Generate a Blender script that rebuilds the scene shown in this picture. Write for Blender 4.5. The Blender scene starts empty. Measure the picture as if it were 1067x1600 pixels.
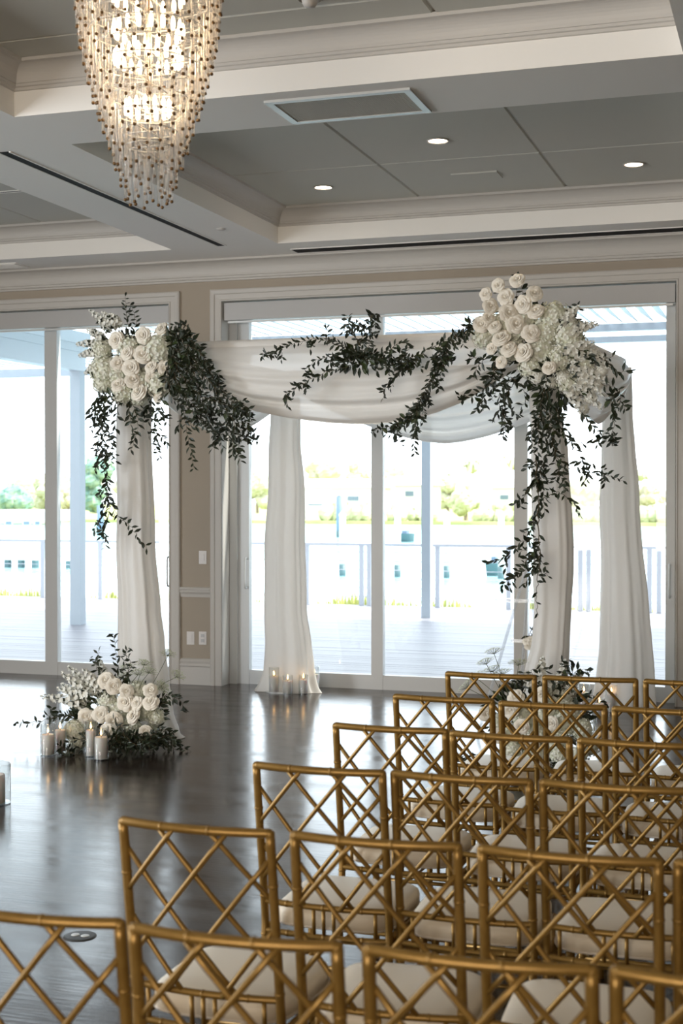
import bpy, math, random
from mathutils import Vector, Matrix, Quaternion
random.seed(7)
rnd = random.uniform
PI = math.pi
SC = bpy.context.scene
COL = SC.collection

# ------------------------------------------------------------------ camera
F = 2200.0; EYE = 1.70
YAW = math.atan(714 / F); PIT = math.atan(29 / F)
cd = bpy.data.cameras.new('camera'); cam = bpy.data.objects.new('camera', cd); COL.objects.link(cam)
cam.location = (0, 0, EYE); cam.rotation_euler = (PI / 2 - PIT, 0, YAW)
cd.sensor_fit = 'VERTICAL'; cd.sensor_height = 36.0; cd.lens = 36.0 * F / 1600
cd.clip_end = 1000; cd.clip_start = 0.05
cd.dof.use_dof = True; cd.dof.focus_distance = 7.5; cd.dof.aperture_fstop = 4.5
SC.camera = cam

# ------------------------------------------------------------------ world, sun, added fill lamps, exposure
W = bpy.data.worlds.new('sky'); SC.world = W; W.use_nodes = True
bg = W.node_tree.nodes['Background']; bg.inputs[0].default_value = (0.86, 0.93, 1.0, 1); bg.inputs[1].default_value = 3.3
sd = bpy.data.lights.new('sun', 'SUN'); sd.energy = 7.5; sd.angle = math.radians(1.0); sd.color = (1, .96, .88)
so = bpy.data.objects.new('sun', sd); COL.objects.link(so)
so.rotation_euler = Vector((-0.8, -0.15, -1.0)).to_track_quat('-Z', 'Y').to_euler()

def area(name, loc, direction, sx, sy, power, col):
    l = bpy.data.lights.new(name, 'AREA'); l.shape = 'RECTANGLE'; l.size = sx; l.size_y = sy; l.energy = power; l.color = col
    o = bpy.data.objects.new(name, l); COL.objects.link(o); o.location = loc
    o.rotation_euler = Vector(direction).to_track_quat('-Z', 'Z').to_euler()
    return o
# added fill lamps in front of closed, unseen windows, standing in for daylight
area('rear_fill_lamp', (-2.3, -8.92, 1.75), (0, 1, 0), 7.0, 2.7, 520, (1.0, .90, .78))
area('side_fill_lamp', (-9.52, 2.0, 1.75), (1, 0, 0), 6.0, 2.7, 660, (.88, .94, 1.0))
SC.view_settings.view_transform = 'Standard'; SC.view_settings.look = 'None'
SC.view_settings.exposure = 0.52; SC.view_settings.gamma = 1.0; SC.view_settings.use_curve_mapping = False
SC.cycles.transparent_max_bounces = 48
SC.cycles.max_bounces = 10; SC.cycles.diffuse_bounces = 5; SC.cycles.sample_clamp_indirect = 8.0

# ------------------------------------------------------------------ pixel -> place helpers
FW = Vector((-math.sin(YAW) * math.cos(PIT), math.cos(YAW) * math.cos(PIT), -math.sin(PIT)))
RT = Vector((math.cos(YAW), math.sin(YAW), 0)); UP = RT.cross(FW); CP = Vector((0, 0, EYE))
def ray(x, y): return FW + RT * ((x - 533.5) / F) + UP * ((800 - y) / F)
def P(x, y, Y):                     # on the upright plane at depth Y
    d = ray(x, y); return CP + d * (Y / d.y)
def G(x, y, z=0.0):                 # on the level plane at height z
    d = ray(x, y); return CP + d * ((z - EYE) / d.z)
def PX(x, Y): return P(x, 771, Y).x
def PZ(x, y, Y): return P(x, y, Y).z

# ------------------------------------------------------------------ materials
def mat(name, col, rough=.5, metal=0., col2=None, scale=8., stretch=(1, 1, 1), bump=0., bscale=None, spec=.5, sheen=0., coat=0., detail=4., fac=(.35, .65)):
    m = bpy.data.materials.new(name); m.use_nodes = True; nt = m.node_tree; b = nt.nodes['Principled BSDF']
    b.inputs['Base Color'].default_value = (*col, 1); b.inputs['Roughness'].default_value = rough; b.inputs['Metallic'].default_value = metal
    b.inputs['Specular IOR Level'].default_value = spec; b.inputs['Sheen Weight'].default_value = sheen; b.inputs['Coat Weight'].default_value = coat
    if col2 is not None or bump:
        tc = nt.nodes.new('ShaderNodeTexCoord'); mp = nt.nodes.new('ShaderNodeMapping'); mp.inputs['Scale'].default_value = stretch
        nt.links.new(tc.outputs['Object'], mp.inputs['Vector'])
        n = nt.nodes.new('ShaderNodeTexNoise'); n.inputs['Scale'].default_value = scale; n.inputs['Detail'].default_value = detail
        nt.links.new(mp.outputs[0], n.inputs['Vector'])
        if col2 is not None:
            r = nt.nodes.new('ShaderNodeValToRGB'); r.color_ramp.elements[0].color = (*col, 1); r.color_ramp.elements[1].color = (*col2, 1)
            r.color_ramp.elements[0].position, r.color_ramp.elements[1].position = fac
            nt.links.new(n.outputs['Fac'], r.inputs[0]); nt.links.new(r.outputs[0], b.inputs['Base Color'])
        if bump:
            n2 = n
            if bscale:
                n2 = nt.nodes.new('ShaderNodeTexNoise'); n2.inputs['Scale'].default_value = bscale; n2.inputs['Detail'].default_value = 3
                nt.links.new(mp.outputs[0], n2.inputs['Vector'])
            bp = nt.nodes.new('ShaderNodeBump'); bp.inputs['Strength'].default_value = bump; bp.inputs['Distance'].default_value = .01
            nt.links.new(n2.outputs['Fac'], bp.inputs['Height']); nt.links.new(bp.outputs[0], b.inputs['Normal'])
    return m
def emit(name, col, s):
    m = bpy.data.materials.new(name); m.use_nodes = True; b = m.node_tree.nodes['Principled BSDF']
    b.inputs['Base Color'].default_value = (*col, 1); b.inputs['Emission Color'].default_value = (*col, 1); b.inputs['Emission Strength'].default_value = s
    return m
def thin(name, col, t, gloss, rough=.03, diff=0., dcol=(1, 1, 1), transl=0.):
    """clear or sheer sheet: see-through + reflection + some body"""
    m = bpy.data.materials.new(name); m.use_nodes = True; nt = m.node_tree; nt.nodes.remove(nt.nodes['Principled BSDF'])
    out = nt.nodes['Material Output']
    tr = nt.nodes.new('ShaderNodeBsdfTransparent'); tr.inputs[0].default_value = (*col, 1)
    gl = nt.nodes.new('ShaderNodeBsdfGlossy'); gl.inputs['Roughness'].default_value = rough
    cur = tr.outputs[0]
    if diff or transl:
        df = nt.nodes.new('ShaderNodeBsdfDiffuse'); df.inputs[0].default_value = (*dcol, 1)
        tl = nt.nodes.new('ShaderNodeBsdfTranslucent'); tl.inputs[0].default_value = (*dcol, 1)
        mx = nt.nodes.new('ShaderNodeMixShader'); mx.inputs[0].default_value = transl / (diff + transl)
        nt.links.new(df.outputs[0], mx.inputs[1]); nt.links.new(tl.outputs[0], mx.inputs[2])
        m2 = nt.nodes.new('ShaderNodeMixShader'); m2.inputs[0].default_value = diff + transl
        nt.links.new(cur, m2.inputs[1]); nt.links.new(mx.outputs[0], m2.inputs[2]); cur = m2.outputs[0]
    lw = nt.nodes.new('ShaderNodeLayerWeight'); lw.inputs[0].default_value = .5      # facing: same on both sides of the sheet
    pw = nt.nodes.new('ShaderNodeMath'); pw.operation = 'POWER'; pw.inputs[1].default_value = 5.0; nt.links.new(lw.outputs['Facing'], pw.inputs[0])
    mu = nt.nodes.new('ShaderNodeMath'); mu.operation = 'MULTIPLY_ADD'; mu.inputs[1].default_value = .9 * gloss; mu.inputs[2].default_value = .05 * gloss; nt.links.new(pw.outputs[0], mu.inputs[0])
    m3 = nt.nodes.new('ShaderNodeMixShader'); nt.links.new(mu.outputs[0], m3.inputs[0]); nt.links.new(cur, m3.inputs[1]); nt.links.new(gl.outputs[0], m3.inputs[2])
    nt.links.new(m3.outputs[0], out.inputs[0]); return m
def cloth(name, col, transp, transl, scale=60):
    m = thin(name, (1, 1, 1), transp, .6, .38, diff=(1 - transp) * (1 - transl), dcol=col, transl=(1 - transp) * transl)
    return m

M = {}
M['wall'] = mat('beige_wall_paint', (.40, .34, .27), .7, bump=.05, scale=120)
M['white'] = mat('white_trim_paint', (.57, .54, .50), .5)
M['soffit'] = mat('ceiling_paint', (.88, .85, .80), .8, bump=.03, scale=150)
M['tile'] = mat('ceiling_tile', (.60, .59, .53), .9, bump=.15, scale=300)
M['door'] = mat('white_door_aluminium', (.60, .60, .59), .35)
M['shade'] = mat('roller_shade_box', (.50, .49, .48), .35)
M['black'] = mat('black_slot', (.004, .004, .004), .9)
M['alu'] = mat('brushed_aluminium', (.60, .60, .58), .4, .3)
M['grille'] = mat('grille_grey', (.46, .43, .37), .5, .1)
M['floor'] = mat('dark_stained_floor', (.022, .016, .013), .17, col2=(.052, .039, .031), scale=3.0, stretch=(.8, 7, 1), spec=.30, detail=8)
def floor_grain():
    nt = M['floor'].node_tree; b = nt.nodes['Principled BSDF']; tc = nt.nodes['Texture Coordinate']
    def noise(scale, st, det):
        mp = nt.nodes.new('ShaderNodeMapping'); mp.inputs['Scale'].default_value = st; nt.links.new(tc.outputs['Object'], mp.inputs['Vector'])
        n = nt.nodes.new('ShaderNodeTexNoise'); n.inputs['Scale'].default_value = scale; n.inputs['Detail'].default_value = det; nt.links.new(mp.outputs[0], n.inputs['Vector']); return n
    g = noise(9, (.7, 6, 1), 5); h = noise(2.2, (1, 2.5, 1), 6)
    bp = nt.nodes.new('ShaderNodeBump'); bp.inputs['Strength'].default_value = .22; bp.inputs['Distance'].default_value = .0022
    nt.links.new(g.outputs['Fac'], bp.inputs['Height']); nt.links.new(bp.outputs[0], b.inputs['Normal'])
    r = nt.nodes.new('ShaderNodeMapRange'); r.inputs[1].default_value = .3; r.inputs[2].default_value = .7; r.inputs[3].default_value = .12; r.inputs[4].default_value = .24   # worn and polished patches
    nt.links.new(h.outputs['Fac'], r.inputs[0]); nt.links.new(r.outputs[0], b.inputs['Roughness'])
floor_grain()
M['gold'] = mat('satin_gold_paint', (.29, .165, .038), .36, .5, col2=(.245, .135, .028), scale=30)
M['cushion'] = mat('cream_vinyl', (.86, .75, .59), .45, bump=.05, scale=90)
M['piping'] = mat('cream_piping', (.72, .63, .52), .5)
M['glass'] = thin('window_glass', (.97, .99, .99), .95, .55, .01)
M['cyl'] = thin('clear_glass', (.96, .97, .97), .9, 1.0, .02, diff=.015, dcol=(.9, .95, .95))
M['acrylic'] = thin('clear_acrylic', (.93, .95, .97), .9, 1.0, .03, diff=.22, dcol=(.95, .97, 1.0))
M['rod'] = thin('crystal_rod', (.98, .97, .96), .8, 1.0, .08, diff=.04, dcol=(.98, .97, .95), transl=.03)
M['brass'] = mat('aged_brass', (.17, .095, .038), .42, .6)
M['bulb'] = emit('warm_bulb', (1.0, .76, .48), 11)
M['lens'] = emit('downlight_lens', (1.0, .80, .58), 14)
M['flame'] = emit('candle_flame', (1.0, .55, .18), 9)
M['wax'] = mat('white_wax', (.80, .76, .72), .45); M['wax'].node_tree.nodes['Principled BSDF'].inputs['Subsurface Weight'].default_value = .3
M['wick'] = mat('burnt_wick', (.02, .015, .01), .9)
M['drape'] = cloth('white_chiffon', (.90, .87, .83), .04, .38)
M['swag'] = cloth('white_chiffon_swag', (.90, .87, .83), .04, .28)
M['leaf'] = mat('dark_green_leaf', (.008, .013, .005), .45, col2=(.020, .030, .010), scale=5)
M['leaf2'] = mat('fresh_green_leaf', (.020, .034, .009), .45, col2=(.045, .065, .016), scale=5)
M['stem'] = mat('green_stem', (.06, .07, .02), .6)
M['twig'] = mat('brown_vine', (.07, .05, .02), .7)
M['rose'] = mat('ivory_rose', (.86, .80, .69), .6, sheen=.2)
M['hyd'] = mat('white_hydrangea', (.82, .80, .72), .6, col2=(.72, .74, .58), scale=2.5)
M['stock'] = mat('white_stock', (.80, .79, .72), .6)
M['lace'] = mat('pale_lace_flower', (.62, .66, .48), .7)
M['plate'] = mat('switch_plate', (.72, .68, .65), .4)
M['dark'] = mat('dark_plastic', (.05, .05, .05), .5)

# ------------------------------------------------------------------ mesh building
class MB:
    def __init__(s): s.v = []; s.f = []
    def add(s, v, f):
        o = len(s.v); s.v += [tuple(p) for p in v]; s.f += [tuple(i + o for i in q) for q in f]; return s
    def box(s, a, b):
        x0, y0, z0 = a; x1, y1, z1 = b
        return s.add([(x0, y0, z0), (x1, y0, z0), (x1, y1, z0), (x0, y1, z0), (x0, y0, z1), (x1, y0, z1), (x1, y1, z1), (x0, y1, z1)],
                     [(0, 3, 2, 1), (4, 5, 6, 7), (0, 1, 5, 4), (1, 2, 6, 5), (2, 3, 7, 6), (3, 0, 4, 7)])
    def tube(s, pts, r, n=8, cap=True):
        pts = [Vector(p) for p in pts]; rs = r if isinstance(r, (list, tuple)) else [r] * len(pts)
        t0 = (pts[1] - pts[0]).normalized(); up = Vector((0, 0, 1)) if abs(t0.z) < .9 else Vector((1, 0, 0))
        nx = t0.cross(up).normalized(); V = []; Fc = []
        for i, p in enumerate(pts):
            t = (pts[min(i + 1, len(pts) - 1)] - pts[max(i - 1, 0)]).normalized()
            nx = (nx - t * nx.dot(t)).normalized(); ny = t.cross(nx)
            for k in range(n):
                a = 2 * PI * k / n; V.append(p + (nx * math.cos(a) + ny * math.sin(a)) * rs[i])
        for i in range(len(pts) - 1):
            for k in range(n):
                a, b = i * n + k, i * n + (k + 1) % n; Fc.append((a, b, b + n, a + n))
        if cap: Fc.append(tuple(range(n))[::-1]); Fc.append(tuple(range((len(pts) - 1) * n, len(pts) * n)))
        return s.add(V, Fc)
    def lathe(s, prof, n=24, c=(0, 0, 0)):
        V = []; Fc = []
        for r, z in prof:
            for k in range(n): a = 2 * PI * k / n; V.append((c[0] + r * math.cos(a), c[1] + r * math.sin(a), c[2] + z))
        for i in range(len(prof) - 1):
            for k in range(n): a, b = i * n + k, i * n + (k + 1) % n; Fc.append((a, b, b + n, a + n))
        return s.add(V, Fc)
    def ball(s, c, r, n=8, m=5):
        return s.lathe([(max(r * math.sin(PI * i / m), 1e-4), -r * math.cos(PI * i / m)) for i in range(m + 1)], n, c)
    def extr(s, prof, axis, a, b):       # prof: (p, q) pairs; axis 'x': (p=y, q=z) run x a..b ; 'y': (p=x,q=z)
        n = len(prof)
        if axis == 'x': V = [(a, p, q) for p, q in prof] + [(b, p, q) for p, q in prof]
        elif axis == 'y': V = [(p, a, q) for p, q in prof] + [(p, b, q) for p, q in prof]
        else: V = [(p, q, a) for p, q in prof] + [(p, q, b) for p, q in prof]
        Fc = [(i, (i + 1) % n, (i + 1) % n + n, i + n) for i in range(n)] + [tuple(range(n))[::-1], tuple(range(n, 2 * n))]
        return s.add(V, Fc)
    def grid(s, fn, nu, nv):
        V = [fn(i / nu, j / nv) for i in range(nu + 1) for j in range(nv + 1)]
        return s.add(V, [(i * (nv + 1) + j, (i + 1) * (nv + 1) + j, (i + 1) * (nv + 1) + j + 1, i * (nv + 1) + j + 1) for i in range(nu) for j in range(nv)])
    def mesh(s, name, m, smooth=False):
        me = bpy.data.meshes.new(name); me.from_pydata(s.v, [], s.f); me.materials.append(M[m] if isinstance(m, str) else m)
        if smooth:
            me.polygons.foreach_set('use_smooth', [True] * len(me.polygons))
        me.update(); return me
    def build(s, name, m, parent=None, smooth=False):
        return link(name, s.mesh(name, m, smooth), parent)
def link(name, me, parent=None, loc=None, rot=None, scale=None):
    o = bpy.data.objects.new(name, me); COL.objects.link(o)
    if parent: o.parent = parent
    if loc is not None: o.location = loc
    if rot is not None: o.rotation_mode = 'QUATERNION'; o.rotation_quaternion = rot
    if scale is not None: o.scale = (scale,) * 3 if not isinstance(scale, (tuple, list)) else scale
    return o
def tag(o, label=None, cat=None, group=None, kind=None):
    if label: o['label'] = label
    if cat: o['category'] = cat
    if group: o['group'] = group
    if kind: o['kind'] = kind
    return o
def thing(name, label, cat, loc=(0, 0, 0), rz=0, group=None):
    o = bpy.data.objects.new(name, None); COL.objects.link(o); o.location = loc; o.rotation_euler = (0, 0, rz); o.empty_display_size = .1
    return tag(o, label, cat, group)
def struct(name, mb, m, label=None, parent=None, smooth=False):
    o = mb.build(name, m, parent, smooth)
    if parent is None: tag(o, label, None, None, 'structure')
    return o
def copy_tree(o, parent=None):
    c = o.copy(); COL.objects.link(c); c.parent = parent
    for ch in o.children: copy_tree(ch, c)
    return c
def bez(pts, n=10):                     # smooth curve through points
    pts = [Vector(p) for p in pts]
    if len(pts) == 2: return [pts[0].lerp(pts[1], i / n) for i in range(n + 1)]
    out = []; Q = [pts[0] * 2 - pts[1]] + pts + [pts[-1] * 2 - pts[-2]]
    for i in range(1, len(Q) - 2):
        a, b, c, d = Q[i - 1:i + 3]
        for k in range(n):
            t = k / n; out.append(.5 * ((2 * b) + (c - a) * t + (2 * a - 5 * b + 4 * c - d) * t * t + (3 * b - a - 3 * c + d) * t ** 3))
    out.append(pts[-1]); return out

# ================================================================== THE ROOM
YW = 11.5; YD = 11.68; ZS = 3.75; ZT = 4.03
XL, XR, YB = -9.6, 5.2, -9.0
struct('floor', MB().box((XL, YB, -.12), (XR, YD + .12, 0)), 'floor', 'dark stained wood ballroom floor with a satin sheen')
OPL = (-9.25, -5.345); OPR = (-4.838, -.93); ZO = 3.39
w = MB()
for a, b in ((XL, OPL[0]), (OPL[1], OPR[0]), (OPR[1], XR)): w.box((a, YW, 0), (b, YW + .28, ZO))
w.box((XL, YW, ZO), (XR, YW + .28, 4.3))
struct('wall_back', w, 'wall', 'beige painted wall with tall glazed door openings')
# side and rear walls out of view, with windows added for the fill lamps
def wall_with_window(name, axis, pos, a, b, wa, wb, z0, z1):
    w = MB()
    t = .25 if pos > 0 and axis == 'x' else -.25
    def bx(p0, p1, q0, q1):
        if axis == 'x': w.box((min(pos, pos + t), p0, q0), (max(pos, pos + t), p1, q1))
        else: w.box((p0, pos - .25, q0), (p1, pos, q1))
    bx(a, wa, 0, 4.3); bx(wb, b, 0, 4.3); bx(wa, wb, 0, z0); bx(wa, wb, z1, 4.3)
    struct(name, w, 'wall', 'beige painted side wall of the ballroom')
wall_with_window('wall_left', 'x', XL, YB, YW, -1.2, 5.2, .35, 3.15)
wall_with_window('wall_rear', 'y', YB, XL, XR, -6.0, 1.4, .35, 3.15)
struct('wall_right', MB().box((XR, YB, 0), (XR + .25, YW, 4.3)), 'wall', 'beige painted side wall of the ballroom')
def side_window(name, axis, pos, a, b):
    f = MB(); n = 4; g = MB()
    for i in range(n + 1):
        x = a + (b - a) * i / n
        if axis == 'x': f.box((pos - .12, x - .04, .35), (pos - .06, x + .04, 3.15))
        else: f.box((x - .04, pos - .12, .35), (x + .04, pos - .06, 3.15))
    for z in (.39, 3.11):
        if axis == 'x': f.box((pos - .12, a, z - .04), (pos - .06, b, z + .04))
        else: f.box((a, pos - .12, z - .04), (b, pos - .06, z + .04))
    if axis == 'x': g.box((pos - .20, a, .35), (pos - .18, b, 3.15))
    else: g.box((a, pos - .20, .35), (b, pos - .18, 3.15))
    o = struct(name, f, 'door', 'unseen white framed window added behind a fill lamp'); g.build('blind', 'white', o)
side_window('window_1', 'x', XL, -1.2, 5.2)
side_window('window_2', 'y', YB, -6.0, 1.4)

# ceiling: soffit grid, coffers, tiles
CX = [(-8.57, -5.02), (-4.07, -.52), (.43, 3.98)]
CY = [(-8.4, -5.2), (-4.55, -1.45), (-.62, 2.80), (3.35, 6.77), (7.40, 10.85)]
s = MB()
xs = [XL] + [v for c in CX for v in c] + [XR]; ys = [YB] + [v for c in CY for v in c] + [YW + .28]
for i in range(len(xs) - 1):
    for j in range(len(ys) - 1):
        if i % 2 == 1 and j % 2 == 1: continue
        s.box((xs[i], ys[j], ZS), (xs[i + 1], ys[j + 1], ZS + .30))
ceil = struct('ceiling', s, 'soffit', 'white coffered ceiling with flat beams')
prof = [(-.001, ZS), (-.001, ZS + .135), (.014, ZS + .137), (.014, ZS + .152), (.024, ZS + .156), (.024, ZS + .170), (.030, ZS + .172)]
for k in range(1, 9):
    a = PI / 2 * k / 8; prof.append((.030 + .070 * (1 - math.cos(a)), ZS + .172 + .088 * math.sin(a)))
prof += [(.112, ZS + .262), (.112, ZT + .005)]
tn = 0
def coffer_trim(x0, x1, y0, y1):
    global tn
    tn += 1; m = MB(); V = []; n = len(prof)
    for d, z in prof: V += [(x0 + d, y0 + d, z), (x1 - d, y0 + d, z), (x1 - d, y1 - d, z), (x0 + d, y1 - d, z)]
    m.add(V, [(i * 4 + k, i * 4 + (k + 1) % 4, i * 4 + 4 + (k + 1) % 4, i * 4 + 4 + k) for i in range(n - 1) for k in range(4)])
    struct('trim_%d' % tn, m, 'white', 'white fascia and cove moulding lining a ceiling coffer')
TX0 = -3.996; TW = 1.153
tmesh = {}
for x0, x1 in CX:
    for y0, y1 in CY:
        coffer_trim(x0, x1, y0, y1)
        off = x0 + 4.07
        ycuts = [y0 + .05, y0 + .35 if y0 < 7 else y0 + .05, y1 - 1.25, y1 - .05]
        if 3 < y0 < 4: ycuts = [y0 + .05, y0 + 1.9, 6.40, y1 - .05]
        ycuts = sorted(set(ycuts))
        for i in range(3):
            a = TX0 + off + TW * i; b = a + TW
            for j in range(len(ycuts) - 1):
                key = (round(b - a, 3), round(ycuts[j + 1] - ycuts[j], 3))
                if key not in tmesh:
                    g = .005; wx, wy = key; bz = .012
                    mm = MB(); mm.add([(g, g, bz), (wx - g, g, bz), (wx - g, wy - g, bz), (g, wy - g, bz), (g + .008, g + .008, 0), (wx - g - .008, g + .008, 0), (wx - g - .008, wy - g - .008, 0), (g + .008, wy - g - .008, 0)],
                                      [(4, 7, 6, 5), (0, 4, 5, 1), (1, 5, 6, 2), (2, 6, 7, 3), (3, 7, 4, 0)])
                    tmesh[key] = mm.mesh('ceiling_tile', 'tile')
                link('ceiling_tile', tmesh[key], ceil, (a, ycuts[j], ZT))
b = MB().box((XL, YB, ZT + .012), (XR, YW + .28, ZT + .25)); struct('ceiling_deck', b, 'grille', 'dark deck above the ceiling tiles')

# crown moulding on the window wall
def crown(y, z):
    p = [(y, z), (y - .135, z), (y - .135, z - .016), (y - .125, z - .02)]
    for k in range(1, 8):
        a = PI / 2 * k / 8; p.append((y - .125 + .085 * (math.sin(a)), z - .02 - .075 * (1 - math.cos(a)) - .012 * k / 8))
    p += [(y - .036, z - .118), (y - .036, z - .136), (y - .028, z - .140), (y - .028, z - .158), (y - .014, z - .162), (y - .014, z - .178), (y, z - .18)]
    return p
struct('trim_40', MB().extr(crown(YW, ZS), 'x', XL, XR), 'white', 'white crown moulding along the top of the window wall')
# door casings (mitred architrave with stepped profile)
def casing(name, x0, x1, z1, label):
    cw = .105; st = [(0, 0), (0, .022), (.012, .026), (.018, .018), (.060, .022), (.066, .032), (.095, .036), (cw, .030), (cw, 0)]
    m = MB(); V = []
    for d, pz in st: V += [(x0 - d, YW - pz, 0), (x0 - d, YW - pz, z1 + d), (x1 + d, YW - pz, z1 + d), (x1 + d, YW - pz, 0)]
    m.add(V, [(i * 4 + k, i * 4 + 4 + k, i * 4 + 5 + k, i * 4 + 1 + k) for i in range(len(st) - 1) for k in range(3)])
    # reveal
    m.add([(x0 + .003, YW - .02, 0), (x0 + .003, YD + .02, 0), (x0 + .003, YD + .02, z1 - .003), (x0 + .003, YW - .02, z1 - .003), (x1 - .003, YW - .02, 0), (x1 - .003, YD + .02, 0), (x1 - .003, YD + .02, z1 - .003), (x1 - .003, YW - .02, z1 - .003)],
          [(0, 1, 2, 3), (4, 7, 6, 5), (3, 2, 6, 7)])
    struct(name, m, 'white', label)
casing('trim_41', OPL[0], OPL[1], ZO, 'white stepped casing around the door opening behind the standing flowers')
casing('trim_42', OPR[0], OPR[1], ZO, 'white stepped casing around the wide door opening behind the arch')
# chair rail and baseboard on the pier
px0, px1 = OPL[1] + .105, OPR[0] - .105
zr = PZ(305, 925, YW)
rp = [(YW, zr - .045), (YW - .012, zr - .045), (YW - .016, zr - .02), (YW - .030, zr), (YW - .022, zr + .012), (YW - .030, zr + .03), (YW - .024, zr + .042), (YW, zr + .045)]
struct('trim_43', MB().extr(rp, 'x', px0, px1), 'white', 'white chair rail on the beige pier between the doors')
zb = PZ(305, 1033, YW)
bp_ = [(YW, 0), (YW - .022, 0), (YW - .022, zb - .05), (YW - .030, zb - .04), (YW - .020, zb - .02), (YW - .026, zb), (YW - .012, zb + .02), (YW, zb + .025)]
struct('baseboard_back', MB().extr(bp_, 'x', px0, px1), 'white', 'tall white baseboard on the beige pier between the doors')
struct('baseboard_right', MB().extr(bp_, 'x', OPR[1] + .105, XR), 'white', 'tall white baseboard right of the doors')

# switch plates and outlet on the pier
def plate(name, x, y, label, cat, outlet=False):
    c = P(x, y, YW)
    t = thing(name, label, cat, (c.x, YW, c.z))
    m = MB(); m.box((-.036, -.006, -.058), (.036, 0, .058)); m.build('cover', 'plate', t)
    if outlet:
        for z in (-.022, .022): MB().box((-.016, -.009, z - .014), (.016, -.006, z + .014)).build('socket', 'shade', t)
    else: MB().box((-.016, -.010, -.033), (.016, -.006, .033)).build('rocker', 'plate', t)
plate('light_switch', 317, 871, 'white rocker light switch above the chair rail on the beige pier', 'switch')
plate('wall_plate', 298, 997, 'white plain wall plate below the chair rail, beside the power outlet', 'wall plate')
plate('power_outlet', 317, 997, 'white double power outlet below the chair rail on the beige pier', 'outlet', True)

# ---- sliding doors
def glazed_door(name, label, spans, mull, zt, handles):
    """spans: glass x ranges; mull: frame bars x ranges"""
    f = MB(); zbot = .125
    for a, b in mull: f.box((a, YD, 0), (b, YD + .07, zt))
    x0 = min(m[0] for m in mull); x1 = max(m[1] for m in mull)
    f.box((x0, YD + .004, 0), (x1, YD + .066, zbot)); f.box((x0, YD + .004, zt - .045), (x1, YD + .066, zt))
    o = struct(name, f, 'door', label)
    for a, b in spans:
        MB().box((a, YD + .03, zbot), (b, YD + .036, zt - .045)).build('pane', 'glass', o)
    for hx, z0, z1 in handles:
        m = MB(); m.tube(bez([(hx, YD, z0), (hx, YD - .05, z0), (hx, YD - .055, (z0 + z1) / 2), (hx, YD - .05, z1), (hx, YD, z1)], 4), .009, 8)
        m.build('handle', 'alu', o, True)
    return o
q = lambda x: PX(x, YD)
zt = PZ(700, 473, YD)
hz0, hz1 = PZ(300, 915, YD), PZ(300, 872, YD)
glazed_door('door_1', 'white framed glass sliding door behind the left flowers', [(-9.1, q(70)), (q(89), q(266))],
            [(-9.2, -9.1), (q(70), q(89)), (q(266), OPL[1])], zt, [(q(265), hz0, hz1)])
glazed_door('door_2', 'white framed glass sliding doors behind the arch', [(q(389), q(580)), (q(598), q(803)), (q(824), q(1040))],
            [(OPR[0], q(389)), (q(580), q(598)), (q(803), q(824)), (q(1040), OPR[1])], zt, [(q(386), hz0, hz1), (q(1047), hz0, hz1)])
m = MB().box((OPR[0] + .005, YD - .03, 0), (q(372), YD + .001, zt)); struct('trim_44', m, 'door', 'white door jamb strip beside the glass doors')
# roller shade boxes
zs0 = PZ(700, 486, YW)
for nm, (a, b), lb in (('roller_shade', OPL, 'grey roller shade box above the glass door behind the left flowers'), ('roller_shade', OPR, 'grey roller shade box above the wide glass doors behind the arch')):
    t = thing(nm, lb, 'roller shade', ((a + b) / 2, YW + .06, zs0))
    h = (b - a) / 2 - .012
    MB().box((-h, -.05, 0), (h, .05, ZO - zs0 - .012)).build('box', 'shade', t)
    MB().box((-h + .02, -.012, -.022), (h - .02, .008, -.004)).build('bottom_bar', 'alu', t)

# ---- ceiling fittings
def on_soffit(x, y): return G(x, y, ZS)
def slot(a, b, wd, label):
    a, b = Vector(a), Vector(b); d = (b - a).normalized(); n = Vector((-d.y, d.x, 0)) * wd; c = (a + b) / 2
    t = thing('slot_diffuser', label, 'air vent', c)
    L = (b - a).length / 2; ang = math.atan2(d.y, d.x); t.rotation_euler = (0, 0, ang)
    MB().box((-L, -wd, -.003), (L, wd, 0)).build('slot', 'black', t)
    f = MB()
    for s_ in (-1, 1): f.box((-L, s_ * (wd + .006) - .006, -.006), (L, s_ * (wd + .006) + .006, 0))
    f.build('edge_trim', 'soffit', t)
xm = -4.545
slot((xm, 7.44, ZS), (xm, 10.80, ZS), .033, 'long black slot air diffuser along the beam beside the chandelier')
yf = 11.225
slot((PX(460, yf) + .0, yf, ZS), (4.5, yf, ZS), .09, 'long black slot air diffuser along the ceiling above the arch')
slot((-8.4, 9.57, ZT), (-5.15, 9.57, ZT), .015, 'dark slot between ceiling tiles in the coffer over the left doors')
t = thing('air_vent', 'aluminium framed egg-crate return air vent in the ceiling beam', 'air vent', (-2.27, 7.12, ZS))
vf = MB()
for a, b in (((-.395, -.225, -.012), (.395, -.185, 0)), ((-.395, .185, -.012), (.395, .225, 0)), ((-.395, -.185, -.012), (-.355, .185, 0)), ((.355, -.185, -.012), (.395, .185, 0))): vf.box(a, b)
vf.build('frame', 'alu', t)
gm = MB()
for i in range(70): x = -.355 + .71 * i / 69; gm.box((x - .0012, -.185, -.008), (x + .0012, .185, -.001))
for i in range(36): y = -.185 + .37 * i / 35; gm.box((-.355, y - .0012, -.008), (.355, y + .0012, -.001))
tag(gm.build('grille', 'grille', t), kind='stuff')
MB().box((-.355, -.185, -.001), (.355, .185, .0)).build('backing', 'grille', t)
t = thing('air_vent', 'flush white air vent in the ceiling above the left glass door', 'air vent', on_soffit(-10, 416))
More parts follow.
